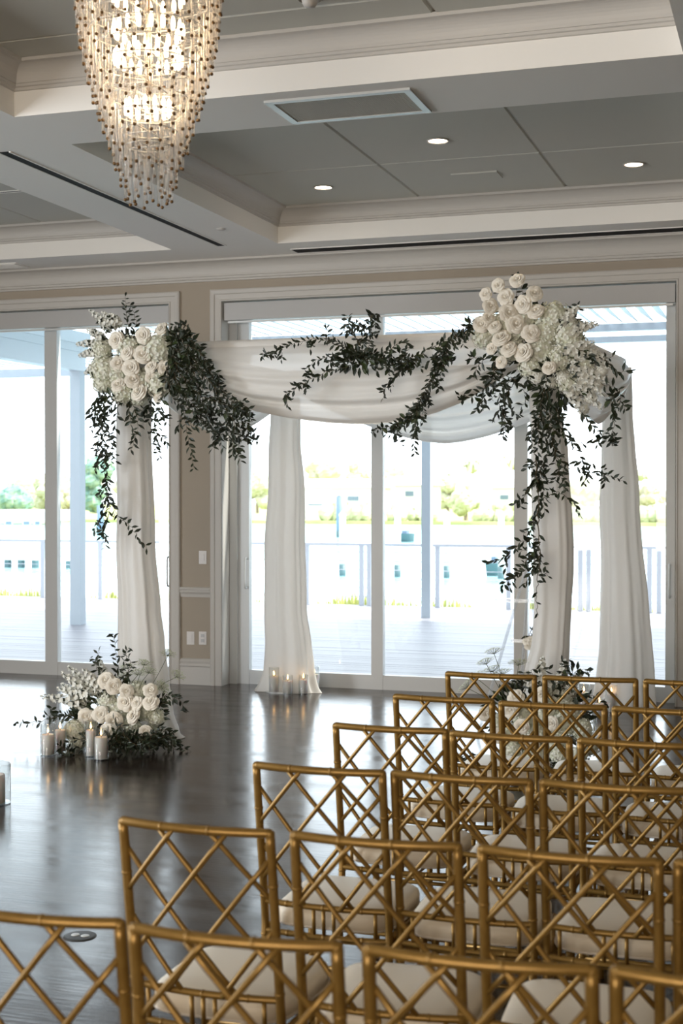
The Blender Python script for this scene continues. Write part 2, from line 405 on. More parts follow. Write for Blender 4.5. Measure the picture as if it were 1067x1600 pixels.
MB().box((-.55, -.12, -.008), (.30, .12, 0)).build('frame', 'soffit', t)
for i in range(9): MB().box((-.52, -.10 + i * .023, -.012), (.27, -.09 + i * .023, -.006)).build('slat', 'soffit', t)
for x, y, dl in ((505, 292, 'near the coffer corner by the slotted beam'), (684, 219, 'in the tile beyond the egg-crate vent'), (990, 256, 'in the tile over the large rose cluster')):
    c = G(x, y, ZT)
    t = thing('downlight', 'round lit recessed downlight ' + dl, 'light', c, 0, 'downlights in the coffer over the arch')
    MB().lathe([(.062, 0), (.075, -.002), (.078, -.008), (.066, -.010), (.062, -.004)], 28).build('trim_ring', 'white', t, True)
    MB().lathe([(.0001, -.004), (.062, -.004)], 28).build('lens', 'lens', t)
    l = bpy.data.lights.new('downlight_lamp', 'SPOT'); l.energy = 14; l.spot_size = 1.9; l.spot_blend = .6; l.color = (1, .78, .52); l.shadow_soft_size = .05
    lo = bpy.data.objects.new('downlight_lamp', l); COL.objects.link(lo); lo.location = (0, 0, -.03); lo.parent = t
c = G(745, 274, ZT)
m = MB(); m.box((-.17, -.11, -.010), (.17, .11, 0)); o = m.build('access_panel', 'tile'); o.location = (c.x, c.y, ZT); tag(o, 'small square access panel in the ceiling tiles over the arch', 'panel')
for x, y, lb in ((345, 357, 'small round white sensor on the beam near the black slot'), (390, 402, 'small round white sensor by the crown moulding')):
    c = on_soffit(x, y); m = MB().lathe([(.0001, -.014), (.025, -.013), (.036, -.006), (.038, 0)], 20)
    o = m.build('ceiling_sensor', 'white', None, True); o.location = c; tag(o, lb, 'sensor')
c = G(484, -6, ZT)
t = thing('smoke_detector', 'round white smoke detector on the coffer ceiling beside the chandelier', 'smoke detector', c)
MB().lathe([(.055, 0), (.06, -.012), (.055, -.018)], 24).build('base', 'white', t, True)
MB().lathe([(.0001, -.050), (.028, -.048), (.036, -.032), (.038, -.018)], 24).build('dome', 'white', t, True)

# round brass outlet cover in the floor
c = G(125, 1463)
t = thing('floor_outlet', 'round metal outlet cover set in the dark floor', 'floor outlet', c)
MB().lathe([(.0001, .004), (.052, .004), (.062, .003), (.064, 0)], 32).build('cover', 'dark', t, True)
for dx in (-.02, .022): MB().lathe([(.0001, .007), (.015, .0065), (.017, .004)], 16, (dx, 0, 0)).build('lid', 'alu', t)

# ================================================================== OUTSIDE
M['deckb'] = mat('pale_deck_board', (.23, .225, .25), .45, col2=(.19, .185, .21), scale=3, stretch=(.5, 4, 1))
M['perg'] = mat('shaded_pergola_grey', (.40, .45, .50), .5)  # shade under the roof worked into the grey of posts and beams
M['perg2'] = mat('white_pergola_beam', (.60, .65, .69), .5)
M['rail'] = mat('pale_grey_rail', (.44, .46, .51), .4)
M['water'] = mat('river_water', (.30, .55, .60), .12, col2=(.40, .62, .66), scale=.4, bump=.25, bscale=1.5)
M['grassb'] = mat('pale_grass_bank', (.30, .34, .10), .9, col2=(.40, .40, .16), scale=.3)
M['weed'] = mat('yellow_green_weed', (.46, .48, .16), .7)
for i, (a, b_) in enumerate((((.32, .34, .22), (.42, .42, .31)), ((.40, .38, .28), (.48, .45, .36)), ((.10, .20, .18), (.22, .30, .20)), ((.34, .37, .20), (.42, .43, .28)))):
    M['tree%d' % i] = mat('tree_foliage_%d' % i, a, .9, col2=b_, scale=1.2, bump=.6)  # foliage colours mostly lightened to carry the haze over the far bank
M['trunk'] = mat('pale_trunk', (.25, .2, .15), .9)
M['house'] = mat('white_house_wall', (.62, .60, .57), .7)
M['roofm'] = mat('pale_roof', (.50, .46, .43), .8)
M['hwin'] = mat('house_window_glass', (.12, .17, .22), .15)
M['pile'] = mat('white_pile', (.50, .50, .46), .7)
M['pileb'] = mat('dark_wet_pile', (.05, .10, .11), .5)
M['plaster'] = mat('slate_blue_post', (.12, .17, .24), .6)

ZK = -.03
deck = struct('terrace_deck', MB().box((-22, YD + .12, -.4), (12, 20.95, ZK - .03)), 'dark', 'joists under the pale terrace deck')
bw = .138; nb = int((20.95 - YD - .12) / (bw + .006))
dm = MB().box((-22, 0, -.028), (12, bw, 0)).mesh('deck_board', 'deckb')
for i in range(nb): link('deck_board', dm, deck, (0, YD + .12 + i * (bw + .006), ZK + rnd(-.001, .001)))

# railing along the deck edge
YRL = 20.8
t = thing('deck_railing', 'white post and cable railing along the edge of the terrace', 'railing', (-6, YRL, ZK))
zr_ = PZ(500, 848, YRL) - ZK
MB().box((-16, -.035, zr_ - .04), (16, .035, zr_)).build('top_rail', 'rail', t)
for x in (-30, 67, 157, 290, 480, 565, 577, 684, 795, 907, 920, 1015, 1030):
    X = PX(x, YRL) + 6; MB().box((X - .035, -.03, 0), (X + .035, .03, zr_ - .04)).build('post', 'rail', t)
for k in range(1, 7):
    MB().tube([(-16, 0, zr_ * k / 7), (16, 0, zr_ * k / 7)], .006, 6).build('cable', 'rail', t)
# weeds along the deck edge
m = MB()
for i in range(9000):
    x = rnd(-18, 4); g = .5 + .5 * math.sin(x * 3.1) * math.sin(x * 1.3 + 1)
    if rnd(0, 1) > g: continue
    y = rnd(21.0, 21.7); h = rnd(.02, .17) * (.4 + g); a = rnd(0, 6.28); wv = .05
    m.add([(x, y, ZK - .3), (x + wv * math.cos(a), y + wv * math.sin(a), ZK - .3), (x + rnd(-.08, .08), y + rnd(-.08, .08), ZK + h)], [(0, 1, 2)])
tag(m.build('weeds', 'weed'), 'yellow-green weeds growing along the terrace edge', 'weeds', kind='stuff')

# pergola
YP = 19.0
t = thing('pergola', 'white louvred pergola roof over the terrace', 'pergola', (-5, YP, ZK))
def prt(name, a, b, m='perg'):
    o = MB().box((a[0] + 5, a[1] - YP, a[2] - ZK), (b[0] + 5, b[1] - YP, b[2] - ZK)).build(name, m, t); return o
zA0, zA1 = PZ(1040, 515, YP), PZ(1040, 503, YP); zB0, zB1 = PZ(1040, 533, YP), PZ(1040, 523, YP)
prt('beam', (-8.9, YP - .05, zA0), (6, YP + .05, zA1)); prt('beam', (-8.9, YP - .05, zB0), (6, YP + .05, zB1))
xp = PX(667, YP)
for X in (xp, xp + 6.4): prt('post', (X - .065, YP - .065, ZK), (X + .065, YP + .065, zB0))
prt('beam', (-8.9, YD + .3, zA0 + .02), (6, YD + .36, zA1 + .05))
lv = MB(); ca, sa = math.cos(.62), math.sin(.62)
lv.extr([(-.10 * ca, .10 * sa), (-.10 * ca - .012, .10 * sa - .012), (.10 * ca - .012, -.10 * sa - .012), (.10 * ca, -.10 * sa)], 'y', -(YP - YD - .4), -.06)
lme = lv.mesh('louvre', 'perg')
x = -8.7
while x < 4.2: link('louvre', lme, t, (x + 5, 0, zA1 + .07 - ZK)); x += .20
# second pergola bay on the left, lower
xq = PX(121, 16.6); YQ = 20.3
t2 = thing('pergola', 'lower white pergola bay with a square post and deep beams', 'pergola', (xq, 16.6, ZK))
def prt2(name, a, b, m='perg'): return MB().box((a[0] - xq, a[1] - 16.6, a[2] - ZK), (b[0] - xq, b[1] - 16.6, b[2] - ZK)).build(name, m, t2)
zq0 = PZ(125, 580, 16.6)
prt2('post', (xq - .075, 16.53, ZK), (xq + .075, 16.68, zq0))
prt2('beam', (xq - .085, YD + .3, zq0), (xq + .085, 16.68, zq0 + .24), 'perg2'); prt2('beam', (xq - .11, YD + .3, zq0 + .24), (xq + .11, 16.70, zq0 + .34), 'perg2'); prt2('beam', (xq - .14, YD + .3, zq0 + .34), (xq + .14, 16.72, zq0 + .5), 'perg2')
zq1, zq2 = PZ(30, 590, YQ), PZ(30, 577, YQ)
prt2('beam', (-22, YQ - .05, zq1), (-8.2, YQ + .05, zq2))
prt2('post', (-13.4, YQ - .06, ZK), (-13.25, YQ + .06, zq1))
lv = MB(); lv.extr([(-.10 * ca, .10 * sa), (-.10 * ca - .012, .10 * sa - .012), (.10 * ca - .012, -.10 * sa - .012), (.10 * ca, -.10 * sa)], 'y', -4.4, 3.6)
lme2 = lv.mesh('louvre', 'perg'); x = -9.3
while x > -17: link('louvre', lme2, t2, (x - xq, 0, zq2 + .09 - ZK)); x -= .22

# river and far bank
ZWT = -1.5
struct('river', MB().box((-260, 21.8, ZWT - .5), (160, 142, ZWT)), 'water', 'pale glittering river beyond the terrace')
struct('far_bank', MB().box((-300, 139, ZWT - .5), (200, 330, ZWT + .35)), 'grassb', 'low pale green far bank of the river')
def blob(m, c, r, sq=1.0, n=12, k=9):
    ph = [rnd(0, 6.28) for _ in range(6)]
    V = []
    for i in range(k + 1):
        th = PI * i / k
        for j in range(n):
            a = 2 * PI * j / n
            rr = r * (1 + .16 * math.sin(3 * a + ph[0]) * math.sin(2 * th + ph[1]) + .12 * math.sin(5 * a + ph[2] + 3 * th) + rnd(-.07, .07))
            V.append((c[0] + rr * math.sin(th) * math.cos(a), c[1] + rr * math.sin(th) * math.sin(a), c[2] - rr * sq * math.cos(th)))
    m.add(V, [(i * n + j, i * n + (j + 1) % n, (i + 1) * n + (j + 1) % n, (i + 1) * n + j) for i in range(k) for j in range(n)])
def tree(px, ptop, pbot, pw, Y, kind, label, palm=False):
    b = P(px, 822, Y); zt_ = PZ(px, ptop, Y); zb_ = ZWT + .35; wd = abs(PX(px + pw / 2, Y) - PX(px - pw / 2, Y)) / 2
    t = thing('tree' if not palm else 'palm_tree', label, 'tree', (b.x, Y, zb_), 0, 'trees on the far bank')
    H = zt_ - zb_; m = MB()
    MB().tube([(0, 0, 0), (rnd(-.2, .2), 0, H * .55)], [.25, .15], 7).build('trunk', 'trunk', t)
    zlow = max(PZ(px, pbot, Y) - zb_, .6)
    if palm:
        for i in range(16):
            a = i * 2.4; L = wd * rnd(.8, 1.1); e = rnd(-.2, .8)
            p = [(0, 0, H * .8), (math.cos(a) * L * .5, math.sin(a) * L * .5, H * .8 + L * .4 * e + .3), (math.cos(a) * L, math.sin(a) * L, H * .8 + L * (e - .6) * .6)]
            cc = bez(p, 4)
            for u, v in zip(cc[:-1], cc[1:]):
                m.add([u + Vector((0, 0, .25)), u - Vector((math.sin(a) * .3, -math.cos(a) * .3, .1)), v - Vector((math.sin(a) * .25, -math.cos(a) * .25, .1)), v + Vector((0, 0, .12)), v + Vector((math.sin(a) * .25, -math.cos(a) * .25, -.1)), u + Vector((math.sin(a) * .3, -math.cos(a) * .3, -.1))], [(0, 1, 2, 3), (0, 3, 4, 5)])
        blob(m, (0, 0, H * .78), wd * .35)
    else:
        nbl = 9
        for i in range(nbl):
            r = wd * rnd(.32, .5); a = rnd(0, 6.28); d = (wd - r) * rnd(.3, 1)
            z = rnd(zlow + r * .6, H - r) if H - r > zlow + r * .6 else (H + zlow) / 2
            blob(m, (math.cos(a) * d, math.sin(a) * d * .6, z), r, .85)
        blob(m, (0, 0, H - wd * .45), wd * .5, .9)
    m.build('crown', 'tree%d' % kind, t)
TR = [(22, 758, 800, 66, 2, 'teal green rounded tree on the far bank behind the white dock'), (72, 742, 800, 60, 0, 'green bushy tree on the far bank beside the teal tree'),
      (108, 755, 800, 50, 1, 'sandy green tree on the far bank behind the pergola post'), (150, 715, 800, 60, 2, 'tall dark teal tree on the far bank behind the hanging vine'),
      (402, 735, 822, 60, 0, 'green tree on the far bank beside the pale drape'), (505, 712, 760, 70, 1, 'pale sandy tree rising behind the white house roof'),
      (556, 718, 760, 50, 1, 'pale grey-green tree behind the white house chimney'), (625, 722, 770, 66, 1, 'pale broad tree on the far bank between door bars'),
      (700, 742, 800, 60, 0, 'green leafy tree on the far bank beside the pergola post'), (728, 760, 822, 70, 3, 'yellow-green bush on the far bank in front of the palm'),
      (792, 784, 822, 56, 3, 'bright green low bush on the far bank'), (906, 745, 822, 70, 0, 'loose green tree on the far bank between the drapes'),
      (48, 740, 800, 80, 0, 'broad green tree on the far bank behind the teal rounded tree'), (128, 738, 800, 80, 1, 'broad sandy tree on the far bank left of the tall teal tree'), (0, 770, 800, 70, 1, 'low sandy tree on the far bank over the boathouse'), (690, 760, 815, 60, 1, 'sandy bush behind the hedge and pergola post'), (840, 740, 815, 80, 1, 'broad pale tree on the far bank behind the trailing vine'), (960, 748, 815, 80, 0, 'broad green tree on the far bank behind the plain drape'),
      (1018, 752, 822, 60, 1, 'sandy green tree on the far bank beside the last door bar'), (-30, 735, 800, 60, 0, 'green tree at the end of the far bank'), (200, 740, 800, 60, 0, 'green tree on the far bank behind the column drape')]
for i, a in enumerate(TR): tree(a[0], a[1], a[2], a[3], 144.5 if 'bush on' in a[5] or 'low bush' in a[5] else 164 + 6 * i, a[4], a[5])
tree(738, 712, 760, 56, 308, 0, 'palm with drooping fronds on the far bank', True)
tree(800, 706, 760, 50, 308, 1, 'tall pale palm on the far bank beside the arch drape', True)
tree(1000, 730, 760, 44, 308, 0, 'small palm on the far bank beyond the last drape', True)
# hedges on the far bank
for i, (x0, x1, y0, y1, hl) in enumerate(((505, 584, 786, 822, 'in front of the long low white house'), (606, 684, 795, 822, 'before the house with one window'), (740, 850, 796, 822, 'below the palms'), (880, 1045, 790, 822, 'beside the loose green tree'))):
    t_ = MB(); Y = 141
    a, b_ = PX(x0, Y), PX(x1, Y); zt_ = PZ(x0, y0, Y); zb_ = ZWT + .35
    n = max(4, int((b_ - a) / 1.0))
    for k in range(n): blob(t_, (a + (b_ - a) * (k + .5) / n, Y + rnd(-.3, .3), zb_ + (zt_ - zb_) * .42), (zt_ - zb_) * .56, 1.0, 10, 7)
    tag(t_.build('hedge', 'tree3'), 'clipped green hedge on the far river bank ' + hl, 'hedge', 'hedges on the far bank')
# white houses on the far bank
def house(x0, x1, yt, yb, Y, wins, label, roof=True):
    a, b_ = PX(x0, Y), PX(x1, Y); zt_, zb_ = PZ((x0 + x1) / 2, yt, Y), ZWT + .35
    t = thing('house', label, 'house', ((a + b_) / 2, Y + 3, zb_)); h = zt_ - zb_; L = (b_ - a) / 2
    MB().box((-L, -3, 0), (L, 3, h)).build('wall', 'house', t)
    if roof: MB().extr([(-3.5, h), (3.5, h), (0, h + 1.0)], 'x', -L - .5, L + .5).build('roof', 'roofm', t)
    for wx0, wx1, wy0, wy1 in wins:
        c0, c1 = PX(wx0, Y) - (a + b_) / 2, PX(wx1, Y) - (a + b_) / 2
        o = MB().box((c0, -3.08, PZ(wx0, wy1, Y) - zb_), (c1, -3.0, PZ(wx0, wy0, Y) - zb_)).build('window', 'house', t)
        MB().box((c0 + .1, -3.10, PZ(wx0, wy1, Y) - zb_ + .1), (c1 - .1, -3.08, PZ(wx0, wy0, Y) - zb_ - .1)).build('pane', 'hwin', o)
house(455, 586, 762, 822, 146, [(526, 534, 773, 785), (542, 562, 774, 784), (480, 512, 786, 791)], 'long low white house behind the hedge on the far bank')
house(602, 668, 758, 822, 154, [(632, 648, 766, 777)], 'white house with one grey window on the far bank')
house(768, 826, 762, 822, 154, [(780, 796, 772, 782)], 'white house behind the palms on the far bank')
house(-20, 76, 797, 824, 128, [(8, 20, 813, 822), (36, 48, 813, 822), (54, 64, 813, 822)], 'flat white boathouse on the water at the far bank', False)

def pile(px, yt, yb, label, dark=False, Y=None, wpx=10, cap=True, grp='mooring piles in the river'):
    Y = Y or 52.0; b = P(px, 771, Y); zt_ = PZ(px, yt, Y); r = abs(PX(px + wpx / 2, Y) - PX(px - wpx / 2, Y)) / 2
    t = thing('mooring_pile', label, 'pile', (b.x, Y, ZWT - .3), 0, grp); h = zt_ - ZWT + .3
    MB().tube([(0, 0, .3), (0, 0, h)], r, 12).build('post', 'plaster' if dark else 'pile', t, True)
    MB().tube([(0, 0, 0), (0, 0, .75)], r * 1.08, 12).build('wet_base', 'pileb', t, True)
    if cap: MB().lathe([(r * 1.15, h - .02), (r * 1.15, h + .05), (.01, h + r * 1.6)], 12).build('cap', 'pile', t)
for x in (535, 621, 698, 783, 885): pile(x, 806, 897, 'white mooring pile with a pointed cap standing in the river')
pile(531, 776, 840, 'tall dark slate pile in the river beside a white capped pile', True, 98, 11, False, 'dark piles in the river')
pile(157, 790, 826, 'dark slate pile in the river behind the hanging vine', True, 98, 10, False, 'dark piles beyond the vine')
# boat dock at left and small dark boats
t = thing('boat_dock', 'pale boat dock on dark piles in the river', 'dock', (PX(40, 54), 54, ZWT))
zd = PZ(30, 868, 54) - ZWT
MB().box((-6, -.8, zd - .16), (.9, .8, zd)).build('deck', 'pile', t)
for x in (12, 33, 55, 108, -20):
    X = PX(x, 53.4) - PX(40, 54); MB().tube([(X, -.6, -.4), (X, -.6, zd - .16)], .17, 10).build('pile', 'pileb', t)
def boat(x0, x1, y, Y, label):
    a, b_ = PX(x0, Y), PX(x1, Y); t = thing('boat', label, 'boat', ((a + b_) / 2, Y, ZWT)); L = (b_ - a) / 2
    m = MB(); V = []; n = 9
    for i in range(n):
        u = -1 + 2 * i / (n - 1); wd = .55 * (1 - max(0, u) ** 3); V += [(u * L, -wd, .55), (u * L * .92, -wd * .5, -.1), (u * L * .92, wd * .5, -.1), (u * L, wd, .55)]
    m.add(V, [(i * 4 + k, i * 4 + 4 + k, i * 4 + 5 + k, i * 4 + 1 + k) for i in range(n - 1) for k in range(3)] + [(0, 1, 2, 3)]); m.build('hull', 'pileb', t)
    MB().box((-L * .4, -.35, .5), (L * .2, .35, .75)).build('cover', 'plaster', t)
boat(762, 788, 890, 54, 'small dark covered boat beside a white pile')
boat(622, 648, 850, 90, 'small dark boat behind the deck railing')

# ================================================================== THE ARCH AND ITS DRAPES
FL = Vector((-4.42, 8.95, 0)); FR = Vector((-1.50, 8.95, 0)); BL = Vector((-4.20, 11.34, 0)); BR = Vector((-1.33, 11.22, 0)); ZA = 2.70
M['pole'] = mat('white_pole', (.7, .7, .68), .4)
ac = (FL + FR + BL + BR) / 4
t = thing('wedding_arch', 'four-post white wedding arch frame hidden under chiffon drapes', 'arch', (ac.x, ac.y, 0))
for p in (FL, FR, BL, BR):
    MB().tube([p - ac, p - ac + Vector((0, 0, ZA))], .022, 12).build('post', 'pole', t, True)
    MB().lathe([(.0001, .012), (.16, .012), (.16, 0)], 24, p - ac).build('base_plate', 'pole', t)
for a, b_ in ((FL, FR), (BL, BR), (FL, BL), (FR, BR)):
    MB().tube([a - ac + Vector((0, 0, ZA)), b_ - ac + Vector((0, 0, ZA))], .020, 12).build('crossbar', 'pole', t, True)

def interp(tab, y):
    if y <= tab[0][0]: return tab[0][1:]
    for a, b_ in zip(tab[:-1], tab[1:]):
        if y <= b_[0]:
            u = (y - a[0]) / (b_[0] - a[0]); u = u * u * (3 - 2 * u) * .5 + u * .5
            return [p + (q_ - p) * u for p, q_ in zip(a[1:], b_[1:])]
    return tab[-1][1:]
def column(name, tab, Y, folds, seed, label, ybase, flat=.62):
    """gathered chiffon hanging round a post; tab rows: (pixel y, left x, right x)"""
    r = random.Random(seed); ph = [r.uniform(0, 6.28) for _ in range(5)]
    base = P((tab[-1][1] + tab[-1][2]) / 2, 771, Y); base.z = 0
    y0 = tab[0][0]; n = 132; nv = 60; m = MB()
    def fn(u, v):
        y = y0 + (ybase - y0) * v; xl, xr = interp(tab, y)
        A = P(xl, y, Y); B = P(xr, y, Y); hw = (B.x - A.x) / 2; cx = (A.x + B.x) / 2; z = max(.004, A.z if v < 1 else .004)
        th = 2 * PI * u
        fold = .07 * math.sin(folds * th + ph[0] + 1.5 * math.sin(2.2 * v + ph[1])) + .035 * math.sin((folds * 2 + 1) * th + ph[2] + 2 * v) + .015 * math.sin((folds * 3 + 2) * th + ph[3] - 3 * v)
        k = 1 + fold * (.6 + .5 * v)
        c, s_ = math.cos(th), math.sin(th)
        sx = math.copysign(abs(c) ** .85, c); sy = math.copysign(abs(s_) ** .9, s_)
        wob = .012 * math.sin(9 * v + ph[4]) + .006 * math.sin(23 * v + ph[1])
        return (cx + hw * sx * (k - .04) * .97 + wob * .5 - base.x, hw * flat * sy * k, z)
    m.grid(fn, n, nv)
    # hem lying on the floor
    o = m.build('fabric', 'drape', None, True); t = thing(name, label, 'curtain', (base.x, Y, 0)); o.parent = t
    hem = MB(); pts = [fn(i / 66, 1) for i in range(67)]
    hem.tube([(p[0], p[1], .004) for p in pts], .003, 5, False).build('hem', 'drape', t)
    return t
column('column_drape', [(560, 178, 240), (640, 183, 236), (750, 183, 238), (850, 182, 240), (950, 185, 248), (1000, 187, 256), (1060, 192, 264), (1110, 197, 270), (1140, 200, 280), (1152, 200, 288)], 8.95, 5, 1, 'white chiffon drape gathered round the arch post above the standing candles and flowers', 1152)
column('column_drape', [(600, 424, 468), (660, 421, 470), (700, 418, 470), (750, 416, 474), (850, 412, 477), (950, 412, 480), (1000, 412, 486), (1045, 408, 490), (1065, 401, 494), (1079, 393, 501)], 11.34, 5, 2, 'white chiffon drape round the rear arch post with four candles at its foot', 1079, .36)
column('column_drape', [(560, 826, 874), (640, 826, 876), (700, 827, 888), (800, 828, 893), (900, 830, 895), (950, 834, 893), (1000, 830, 890), (1050, 818, 888), (1120, 806, 886), (1187, 796, 890)], 8.95, 5, 3, 'white chiffon drape round the arch post with the long trailing vine', 1187)
column('column_drape', [(575, 946, 986), (640, 940, 988), (700, 939, 993), (780, 937, 1001), (850, 939, 1005), (950, 936, 1014), (1000, 933, 1017), (1050, 928, 1021), (1104, 922, 1026)], 11.22, 5, 4, 'plain white chiffon drape round the rear arch post behind the chairs', 1104)

def swag(name, A, B, top, bot, label, seed=0, out=Vector((0, -1, 0)), nf=5, depth=.10, cx0=None):
    """top(u), bot(u): heights of the upper and lower edge along A..B"""
    r = random.Random(seed); ph = [r.uniform(0, 6.28) for _ in range(4)]; base = (A + B) / 2; base.z = 0
    m = MB()
    def fn(u, v):
        p = A.lerp(B, u); zt_, zb_ = top(u), bot(u); z = zt_ + (zb_ - zt_) * v
        h = max(zt_ - zb_, .02); env = min(1, h / .35)
        amp = depth * env * (.04 + .96 * v * v)
        wv = math.sin(2 * PI * nf * (v ** 1.35) + .5 * math.sin(5 * u + ph[0]) + ph[1]) * .5 + .25 * math.sin(2 * PI * nf * 2.1 * v + 2 * math.sin(4 * u + ph[2]) + ph[3])
        sag = depth * 1.5 * math.sin(PI * min(1, v * 1.05)) * env
        o = out * (.035 + sag * .5 + amp * .45 * wv)
        q_ = p + o - base; return (q_.x, q_.y, z)
    m.grid(fn, 70, 46)
    # underside return of the lowest fold
    def fn2(u, v):
        a = Vector(fn(u, 1)); return a - out * (.05 * v) + Vector((0, 0, .03 * v + .006 * math.sin(9 * u)))
    m.grid(fn2, 70, 3)
    o = m.build('fabric', 'swag', None, True); t = thing(name, label, 'drapery', base); o.parent = t
    def top_roll(u): a = Vector(fn(u, 0)); return a - out * .03 + Vector((0, 0, .012))
    MB().tube([top_roll(i / 20) for i in range(21)], .036, 10).build('top_roll', 'swag', t, True)
    return t
def tabz(tab, Y):                       # px table -> function of u on plane Y between A.x and B.x
    pts = [P(x, y, Y) for x, y in tab]
    def f(X):
        if X <= pts[0].x: return pts[0].z
        for a, b_ in zip(pts[:-1], pts[1:]):
            if X <= b_.x:
                u = (X - a.x) / (b_.x - a.x); return a.z + (b_.z - a.z) * u
        return pts[-1].z
    return f
fb = tabz([(205, 580), (250, 600), (290, 606), (330, 612), (360, 628), (400, 643), (440, 651), (480, 656), (520, 660), (560, 661.5), (600, 660), (640, 655), (680, 645), (720, 629), (755, 609), (790, 587), (820, 565), (862, 545)], 8.93)
swag('front_swag', FL.copy(), FR.copy(), lambda u: ZA, lambda u: fb(FL.x + (FR.x - FL.x) * u), 'white chiffon swag hung across the open front of the arch', 5, Vector((0, -1, 0)), 4, .12)
def cat(zend, zlow, pw): return lambda u: zlow + (zend - zlow) * abs(2 * u - 1) ** pw
swag('rear_swag', BL.copy(), BR.copy(), lambda u: ZA, cat(2.62, 2.115, 1.6), 'white chiffon swag hung between the two rear arch posts', 6, Vector((0, -1, 0)), 6, .20)
swag('side_swag', FR.copy(), BR.copy(), lambda u: ZA + .02, cat(2.55, 2.20, 1.7), 'white chiffon swag along the arch side above the chairs', 7, Vector((1, 0, 0)), 4, .12)
swag('side_swag', FL.copy(), BL.copy(), lambda u: ZA, cat(2.5, 2.16, 1.8), 'white chiffon swag along the arch side next to the beige pier', 8, Vector((1, 0, 0)), 4, .12)

# ================================================================== FLOWERS
def rose_mesh(seed):
    r = random.Random(seed); m = MB()
    rings = [(2, .05, .12, .50, .05), (3, .10, .20, .50, .10), (3, .16, .32, .48, .25), (4, .24, .50, .44, .5), (5, .30, .72, .36, .85), (5, .34, .92, .24, 1.2), (6, .36, 1.0, .04, 1.5)]
    for n, r0, r1, h, curl in rings:
        off = r.uniform(0, 6.28)
        for k in range(n):
            a0 = off + 2 * PI * k / n + r.uniform(-.15, .15); hs = h * r.uniform(.9, 1.06); rs = r1 * r.uniform(.93, 1.05); half = PI / n * r.uniform(1.25, 1.5); tw = r.uniform(.03, .07)
            def fn(u, v):
                e = 2 * u - 1
                a = e * half * (.6 + .4 * math.sin(PI * (.1 + .55 * v)))
                rad = (r0 * .5) * (1 - v) + rs * (v ** 1.25) * (1 - .20 * e * e * v) + tw * e * v
                z = -.38 + (hs + .38) * math.sin(v * PI / 2 * (1 + .20 * curl)) - .12 * curl * max(0, v - .75) - .10 * v * e * e
                return (rad * math.cos(a0 + a), rad * math.sin(a0 + a), z)
            m.grid(fn, 6, 4)
    m.ball((0, 0, -.12), .28, 10, 6); m.lathe([(.15, .10), (.16, .34), (.12, .46), (.06, .50), (.001, .47)], 9)
    return m.mesh('rose', 'rose', True)
def hyd_mesh(seed, n=110, mname='hyd', dome=.35):
    r = random.Random(seed); m = MB()
    m.ball((0, 0, 0), .86, 14, 8)
    for i in range(n):
        z = 1 - (1 + dome) * (i + .5) / n; a = i * 2.39996; rr = math.sqrt(max(0, 1 - z * z)); d = Vector((rr * math.cos(a), rr * math.sin(a), z)).normalized()
        d = (d + Vector((r.uniform(-.12, .12), r.uniform(-.12, .12), r.uniform(-.12, .12)))).normalized()
        c = d * r.uniform(.86, 1.06); q_ = d.to_track_quat('Z', 'Y'); spin = r.uniform(0, 6.28); s_ = r.uniform(.13, .18)
        for k in range(4):
            b_ = spin + k * PI / 2; e = Vector((math.cos(b_), math.sin(b_), 0)); f = Vector((-e.y, e.x, 0))
            m.add([c, c + q_ @ (e * s_ * .55 - f * s_ * .5 + Vector((0, 0, .03))), c + q_ @ (e * s_ * 1.05 + Vector((0, 0, .05))), c + q_ @ (e * s_ * .55 + f * s_ * .5 + Vector((0, 0, .03)))], [(0, 1, 2, 3)])
    return m.mesh('hydrangea', mname)
ROSES = [rose_mesh(i) for i in range(4)]; HYDS = [hyd_mesh(i) for i in range(3)]; CLUS = [hyd_mesh(9, 90, 'stock', .6), hyd_mesh(10, 90, 'stock', .6)]
def leaf_mesh(w_, mname):
    m = MB(); V = [(0, 0, 0)]
    for x, ww in ((.22, .62), (.48, 1.0), (.76, .62)): V += [(x, -w_ * ww, .05 * ww), (x, 0, 0.0 - .04 * x), (x, w_ * ww, .05 * ww)]
    V.append((1, 0, -.10))
    m.add(V, [(0, 1, 2), (0, 2, 3), (1, 4, 5, 2), (2, 5, 6, 3), (4, 7, 8, 5), (5, 8, 9, 6), (7, 10, 8), (8, 10, 9)])
    return m, m.mesh('leaf', mname)
LEAF = [leaf_mesh(.17, 'leaf'), leaf_mesh(.20, 'leaf'), leaf_mesh(.25, 'leaf2')]
def outrot(n, spin=None):
    q_ = Vector(n).normalized().to_track_quat('Z', 'Y'); return q_ @ Quaternion((0, 0, 1), rnd(0, 6.28) if spin is None else spin)

